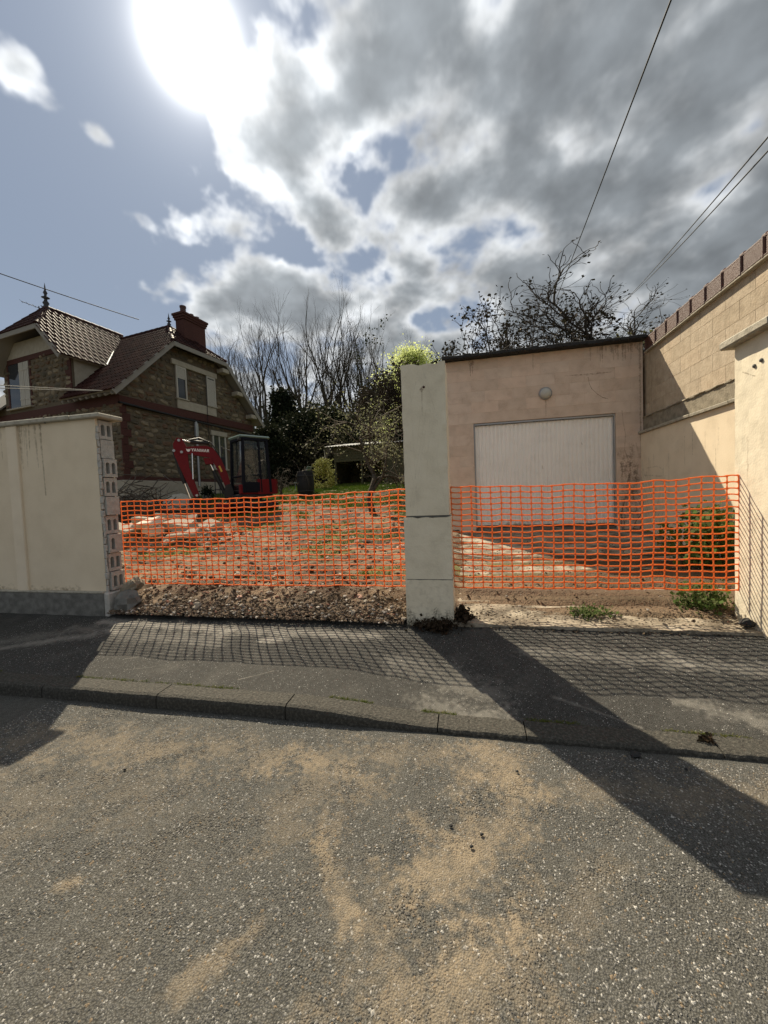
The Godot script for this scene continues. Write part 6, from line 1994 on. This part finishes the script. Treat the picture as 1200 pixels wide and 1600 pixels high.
# ---------------------------------------------------------------- rubble
func rubble() -> void:
	var r := RandomNumberGenerator.new()
	r.seed = 55
	# crushed stone and clods along the torn-out wall and over the yard
	var xf := []; var co := []
	for k in 14000:
		var x: float; var c: float; var s: float
		if k < 9000:
			x = r.randf_range(-3.72, -0.57); c = 3.28 + absf(r.randfn(0, 0.28)); s = 0.007 + 0.03 * pow(r.randf(), 5.0)
		elif k < 13000:
			x = r.randf_range(-8.5, -0.3); c = 3.8 + 8.0 * r.randf() * r.randf(); s = 0.012 + 0.05 * pow(r.randf(), 4.0)
		else:
			x = r.randf_range(-0.1, 2.9); c = 3.45 + 4.0 * pow(r.randf(), 1.5); s = 0.008 + 0.022 * pow(r.randf(), 3.0)
		var y := gy(x, c) if x < -0.15 else lerpf(0.25, 0.62, (c - 3.3) / 4.9)
		xf.append(Transform3D((Basis(Vector3.UP, r.randf() * TAU) * Basis(Vector3.RIGHT, r.randfn(0, 0.5))).scaled_local(Vector3(s * r.randf_range(0.9, 1.7), s * r.randf_range(0.5, 0.9), s)), Vector3(x, y + s * 0.15, -c)))
		var q := r.randf()
		co.append(Color(0.09, 0.062, 0.04).lerp(Color(0.2, 0.145, 0.095), r.randf()) if q < 0.84 else (Color(0.36, 0.31, 0.25).lerp(Color(0.58, 0.53, 0.46), r.randf()) if q < 0.97 else Color(0.26, 0.12, 0.08)))
	tag(many("rubble", lump(3), M.rubble, xf, co), "crushed stone and earth clods strewn over the yard", "rubble")
	xf = []; co = []
	var lf := Geo.new()
	lf.quad(Vector3(-0.5, 0, -0.1), Vector3(0, 0.12, 0.35), Vector3(0.5, 0.02, 0), Vector3(0, 0.05, -0.35))
	for k in 1300:
		var x := r.randf_range(-0.1, 2.95)
		var c := 3.36 + absf(r.randfn(0, 0.35)) if k < 700 else r.randf_range(3.4, 7.5)
		if k % 5 == 0: x = 2.05 + r.randfn(0, 0.1)
		if k % 7 == 0:
			x = r.randf_range(-0.6, 2.1)
			c = 3.33 + r.randfn(0, 0.02)
		var s := r.randf_range(0.012, 0.035)
		var y := lerpf(0.25, 0.62, (c - 3.3) / 4.9) + 0.01 if c > 3.34 else py(x, c) + 0.006
		xf.append(Transform3D((Basis(Vector3.UP, r.randf() * TAU) * Basis(Vector3.RIGHT, r.randfn(0, 0.4))).scaled_local(Vector3(s, s, s)), Vector3(x, y, -c)))
		co.append(Color(0.035, 0.024, 0.015).lerp(Color(0.12, 0.085, 0.05), r.randf()))
	tag(many("leaf_litter", lf, M.rubble, xf, co), "dry leaf litter scattered over the concrete drive", "litter")
	# larger broken pieces, one by one
	var shapes := []
	for k in 4: shapes.append(rock(20 + k).mesh())
	for k in 46:
		var x: float; var c: float; var s: float
		if k < 26:
			x = r.randf_range(-3.65, -0.65); c = r.randf_range(3.36, 3.9); s = r.randf_range(0.03, 0.085)
		else:
			x = r.randf_range(-5.5, -0.7); c = r.randf_range(4.1, 7.0); s = r.randf_range(0.06, 0.15)
		var o := put("concrete_chunk", shapes[r.randi() % 4], M.chunk[0 if r.randf() < 0.85 else 1])
		o.transform = Transform3D((Basis(Vector3.UP, r.randf() * TAU) * Basis(Vector3.RIGHT, r.randfn(0, 0.3))).scaled_local(Vector3(s * r.randf_range(1.0, 1.5), s, s)), Vector3(x, gy(x, c) + s * 0.12, -c))
		tag(o, "broken lump of masonry lying in the churned earth", "rubble", "broken masonry lumps in the yard")
	var big := put("concrete_chunk", rock(31), M.dark_concrete)
	big.transform = Transform3D(Basis(Vector3.UP, 0.4).scaled_local(Vector3(0.30, 0.34, 0.28)), Vector3(-3.60, 0.31, -3.44))
	tag(big, "large dark broken footing against the torn end of the wall", "rubble")
	var big2 := put("concrete_chunk", rock(33), M.concrete)
	big2.transform = Transform3D((Basis(Vector3.UP, 0.9) * Basis(Vector3.BACK, 0.4)).scaled_local(Vector3(0.26, 0.2, 0.22)), Vector3(-3.62, 0.47, -3.53))
	tag(big2, "pale broken concrete on top of the dark footing", "rubble")
	# pile of broken wall slabs and hollow blocks left of the excavator
	var labs := ["pale slab of broken wall lying on the demolition pile", "broken rendered wall panel leaning on the demolition pile"]
	for k in 14:
		var x := lerpf(-7.3, -4.9, (k % 8) / 7.0) + r.randf_range(-0.2, 0.2)
		var c := lerpf(6.1, 7.6, r.randf())
		var g := Geo.new()
		g.box(Vector3.ZERO, Vector3(r.randf_range(0.3, 0.75), r.randf_range(0.08, 0.16), r.randf_range(0.25, 0.45)), 0.02, Basis.IDENTITY, 0.03, r)
		var o := put("wall_slab", g, M.chunk[0] if k % 4 else M.pink[0])
		o.basis = Basis(Vector3.UP, r.randf_range(-0.5, 0.5)) * Basis(Vector3.BACK, r.randf_range(-0.2, 0.25)) * Basis(Vector3.RIGHT, r.randf_range(-0.1, 0.5))
		o.position = Vector3(x, gy(x, c) + 0.08 + 0.13 * (k / 8) + 0.25 * exp(-pow((x + 6.2) / 1.25, 2.0)), -c)
		tag(o, labs[0 if k % 3 else 1], "slab", "broken slabs of the demolished wall")
	# spoil heap under the slabs
	var sp := grid(steps(-8.2, -4.2, 0.12), steps(5.6, 8.4, 0.12), func(x, c): return gy(x, c) - 0.06 + 0.42 * exp(-pow((x + 6.2) / 1.25, 2.0) - pow((c - 7.0) / 0.75, 2.0)) + 0.09 * bump.get_noise_2d(x * 4.0, c * 4.0) * exp(-pow((x + 6.2) / 1.4, 2.0) - pow((c - 7.0) / 0.9, 2.0)), func(x, c): return Color(0.10, 0.07, 0.045).lerp(Color(0.25, 0.19, 0.13), clampf(0.5 + bump.get_noise_2d(x * 6, c * 6), 0, 1)))
	tag(put("spoil_heap", sp, M.soil), "low heap of brown spoil beneath the broken slabs", "heap", "", "stuff")
	xf = []; co = []
	for k in 500:
		var x := -6.2 + r.randfn(0, 0.9)
		var c := 7.0 + r.randfn(0, 0.5)
		var s := 0.03 + 0.12 * pow(r.randf(), 2.5)
		var y := gy(x, c) - 0.02 + 0.42 * exp(-pow((x + 6.2) / 1.25, 2.0) - pow((c - 7.0) / 0.75, 2.0))
		xf.append(Transform3D((Basis(Vector3.UP, r.randf() * TAU) * Basis(Vector3.RIGHT, r.randfn(0, 0.5))).scaled_local(Vector3(s * 1.4, s * 0.8, s)), Vector3(x, y, -c)))
		co.append(Color(0.32, 0.27, 0.21).lerp(Color(0.58, 0.5, 0.43), r.randf()) if r.randf() < 0.7 else Color(0.34, 0.16, 0.1))
	tag(many("heap_debris", lump(8), M.rubble, xf, co), "small masonry debris over the spoil heap", "rubble")


# ---------------------------------------------------------------- small things
func small_things() -> void:
	var r := RandomNumberGenerator.new()
	r.seed = 19
	# heap of cut branches by the wall end
	var hp := thing("brushwood_heap", "tangled heap of cut branches beside the house corner", "brushwood", Vector3(-9.55, gy(-9.55, 9.6), -9.6))
	for k in 230:
		var a := r.randf() * TAU
		var c := Vector3(r.randfn(0, 0.62), absf(r.randfn(0.45, 0.42)), r.randfn(0, 0.45))
		c.y *= exp(-c.x * c.x * 0.5)
		var d := Vector3(cos(a), r.randfn(0.1, 0.45), sin(a)).normalized()
		var l := r.randf_range(0.4, 1.3)
		var g := Geo.new()
		var m := c + d * l * 0.5 + rv(0.05)
		g.tube(PackedVector3Array([c - d * l * 0.5, m - d * l * 0.5 + rv(0.04), c + d * l * 0.5 + rv(0.06)]), PackedFloat32Array([0.016, 0.012, 0.005]), 5)
		put("cut_branch", g, M.pale_twig if k % 3 == 0 else M.twig, hp)
	# grey cover, barrel, plant stand by the house
	var cv := thing("tarpaulin_mound", "small mound under a grey cover by the house plinth", "cover", Vector3(-10.1, gy(-10.1, 12.0), -12.0))
	var cg := Geo.new()
	cg.lathe([Vector2(0.62, 0.0), Vector2(0.6, 0.12), Vector2(0.5, 0.34), Vector2(0.34, 0.5), Vector2(0.12, 0.58), Vector2(0, 0.59)], 18)
	for k in cg.v.size(): cg.v[k] += rv(0.025)
	put("cover", cg, M.coping, cv)
	var st := thing("plant_stand", "thin black metal plant stand against the house plinth", "stand", Vector3(-9.1, gy(-9.1, 13.0), -13.0))
	for q in [[-0.14, -0.14], [0.14, -0.14], [0.14, 0.14], [-0.14, 0.14]]:
		var g := Geo.new()
		g.rod(Vector3(q[0], 0, q[1]), Vector3(q[0], 1.0, q[1]), 0.016, 6)
		put("leg", g, M.dark_metal, st)
	for y in [0.5, 0.98]:
		var g := Geo.new()
		g.box(Vector3(0, y, 0), Vector3(0.34, 0.025, 0.34), 0.005)
		put("shelf", g, M.dark_metal, st)
	var pt := thing("plant_pot", "dark plant pot with a small bush by house plinth", "pot", Vector3(-9.7, gy(-9.7, 13.0), -13.0))
	var pg := Geo.new()
	pg.lathe([Vector2(0.0, 0), Vector2(0.13, 0), Vector2(0.19, 0.3), Vector2(0.2, 0.32), Vector2(0.16, 0.31), Vector2(0, 0.28)], 14)
	put("pot", pg, M.dark_concrete, pt)
	var pf := Geo.new()
	for k in 500: leaf(pf, Vector3(r.randfn(0, 0.11), 0.45 + r.randfn(0, 0.11), r.randfn(0, 0.11)), 0.07, r)
	put("foliage", pf, M.leaf.yew, pt)
	var br := thing("water_butt", "dark upright water butt under trailing stems on lawn", "barrel", Vector3(-6.12, gy(-6.12, 14.05), -14.05))
	var bg := Geo.new()
	bg.lathe([Vector2(0.27, 0), Vector2(0.33, 0.3), Vector2(0.34, 0.55), Vector2(0.30, 0.92), Vector2(0.31, 0.96), Vector2(0, 0.97)], 18)
	put("body", bg, M.black, br)
	for y in [0.2, 0.78]:
		var g := Geo.new()
		g.lathe([Vector2(0.33, -0.02), Vector2(0.35, -0.02), Vector2(0.35, 0.02), Vector2(0.33, 0.02)], 18, Vector3(0, y, 0))
		put("hoop", g, M.dark_metal, br)
	var sg := Geo.new()
	var sw := Geo.new()
	for k in 9: grow(sw, sg, [], Vector3(r.randfn(0, 0.1), 0.95, r.randfn(0, 0.1)), Vector3(r.randfn(0, 1), 0.9, r.randfn(0, 1)).normalized(), 0.45, 0.012, 2, {"segs": 5, "wobble": 0.2, "up": -0.3, "kids": 2, "angle": 0.6, "thick": 9}, r)
	put("trailing_stems", sg, M.pale_twig, br)
	var ch := thing("garden_lounger", "pale folded garden seat on the lawn behind barrel", "seat", Vector3(-6.9, gy(-6.9, 15.4) + 0.02, -15.4))
	var c1 := Geo.new()
	c1.box(Vector3(0, 0.42, 0), Vector3(0.5, 0.05, 0.45), 0.01, Basis(Vector3.BACK, 0.1)); c1.box(Vector3(0.28, 0.75, 0), Vector3(0.05, 0.7, 0.45), 0.01, Basis(Vector3.BACK, -0.4))
	put("seat", c1, M.teal, ch)
	for q in [[-0.2, -0.2], [0.2, -0.2], [-0.2, 0.2], [0.2, 0.2]]:
		var g := Geo.new()
		g.rod(Vector3(q[0], 0, q[1]), Vector3(q[0] * 0.9, 0.42, q[1]), 0.014, 6)
		put("leg", g, M.grey_metal, ch)
	# loose odds and ends near the nets
	var pk := thing("wooden_stick", "thin pale stick lying on the earth beside the drive", "stick", Vector3(-0.02, 0.47, -5.2))
	var k1 := Geo.new()
	k1.tube(PackedVector3Array([Vector3(-0.25, 0.12, -0.1), Vector3(0.05, 0.04, 0.02), Vector3(0.35, 0.02, 0.1)]), PackedFloat32Array([0.011, 0.012, 0.008]), 6)
	put("shaft", k1, M.shutter, pk)
	var k2 := put("upright_stake", _stake(), M.shutter)
	k2.position = Vector3(-2.25, gy(-2.25, 4.0) - 0.05, -4.0)
	tag(k2, "slim pale wooden stake standing behind the left net", "stake")
	var lm := put("dark_stone", lump(44, 0.8), M.felt)
	lm.transform = Transform3D(Basis(Vector3.UP, 0.6).scaled_local(Vector3(0.12, 0.1, 0.1)), Vector3(2.07, 0.27, -3.42))
	tag(lm, "small black stone at the foot of the capped pillar", "stone")
	var cl := put("earth_clod", lump(45, 0.7), M.felt)
	cl.transform = Transform3D(Basis(Vector3.UP, 0.2).scaled_local(Vector3(0.07, 0.03, 0.05)), Vector3(0.79, 0.008, -2.09))
	tag(cl, "dark clod of earth on the road below the kerb", "clod")
	for q in [[-0.10, 1.52], [0.02, 1.50], [-0.02, 1.44], [0.20, 1.88], [-1.75, 1.58], [0.98, 2.02]]:
		var e := put("earth_crumb", lump(46, 0.8), M.felt)
		e.transform = Transform3D(Basis(Vector3.UP, r.randf() * TAU).scaled_local(Vector3(0.017, 0.012, 0.014)), Vector3(q[0], 0.003, -q[1]))
		tag(e, "tiny dark crumb of earth lying on the road", "crumb", "earth crumbs on the road")

func _stake() -> Geo:
	var g := Geo.new()
	g.box(Vector3(0, 0.16, 0), Vector3(0.012, 0.32, 0.012), 0.002, Basis(Vector3.BACK, -0.1))
	return g


# ---------------------------------------------------------------- overhead lines
func cable(label: String, a: Vector3, b: Vector3, sag: float, rad: float, m: Material) -> void:
	var p := PackedVector3Array(); var q := PackedFloat32Array()
	for k in 33:
		var t := k / 32.0
		p.append(a.lerp(b, t) - Vector3(0, sag * 4.0 * t * (1 - t), 0)); q.append(rad)
	var g := Geo.new()
	g.tube(p, q, 6)
	tag(put("overhead_cable", g, m), label, "cable")

func cables() -> void:
	var through := func(a: Vector3, b: Vector3, e0: float, e1: float) -> Array: return [a.lerp(b, -e0), a.lerp(b, 1.0 + e1)]
	var q: Array = through.call(Vector3(3.30, 8.90, -7.18), Vector3(4.9, 11.5, -21.4), 0.5, 0.6)
	cable("single black cable slanting up from the tree above the garage", q[0], q[1], 0.12, 0.016, M.black)
	q = through.call(Vector3(4.75, 6.80, -7.40), Vector3(9.1, 11.9, -22.9), 0.4, 0.6)
	cable("upper of two parallel black cables over the verge tiles", q[0], q[1], 0.15, 0.013, M.black)
	q = through.call(Vector3(4.83, 6.72, -7.40), Vector3(9.1, 11.85, -22.9), 0.4, 0.6)
	cable("lower of two parallel black cables over the verge tiles", q[0], q[1], 0.22, 0.013, M.black)
	q = through.call(Vector3(-14.02, 8.78, -9.57), Vector3(-11.9, 8.35, -12.6), 0.6, 0.0)
	cable("thin dark cable sloping down to the house ridge", q[0], q[1], 0.05, 0.014, M.black)
	for k in 2:
		cable(["upper pale cable crossing in front of the house shutters", "lower pale cable crossing in front of the house shutters"][k], Vector3(-12.2, 4.35 - 0.12 * k, -6.2), Vector3(-12.45, 5.52, -11.75), 0.02, 0.012, M.shutter)
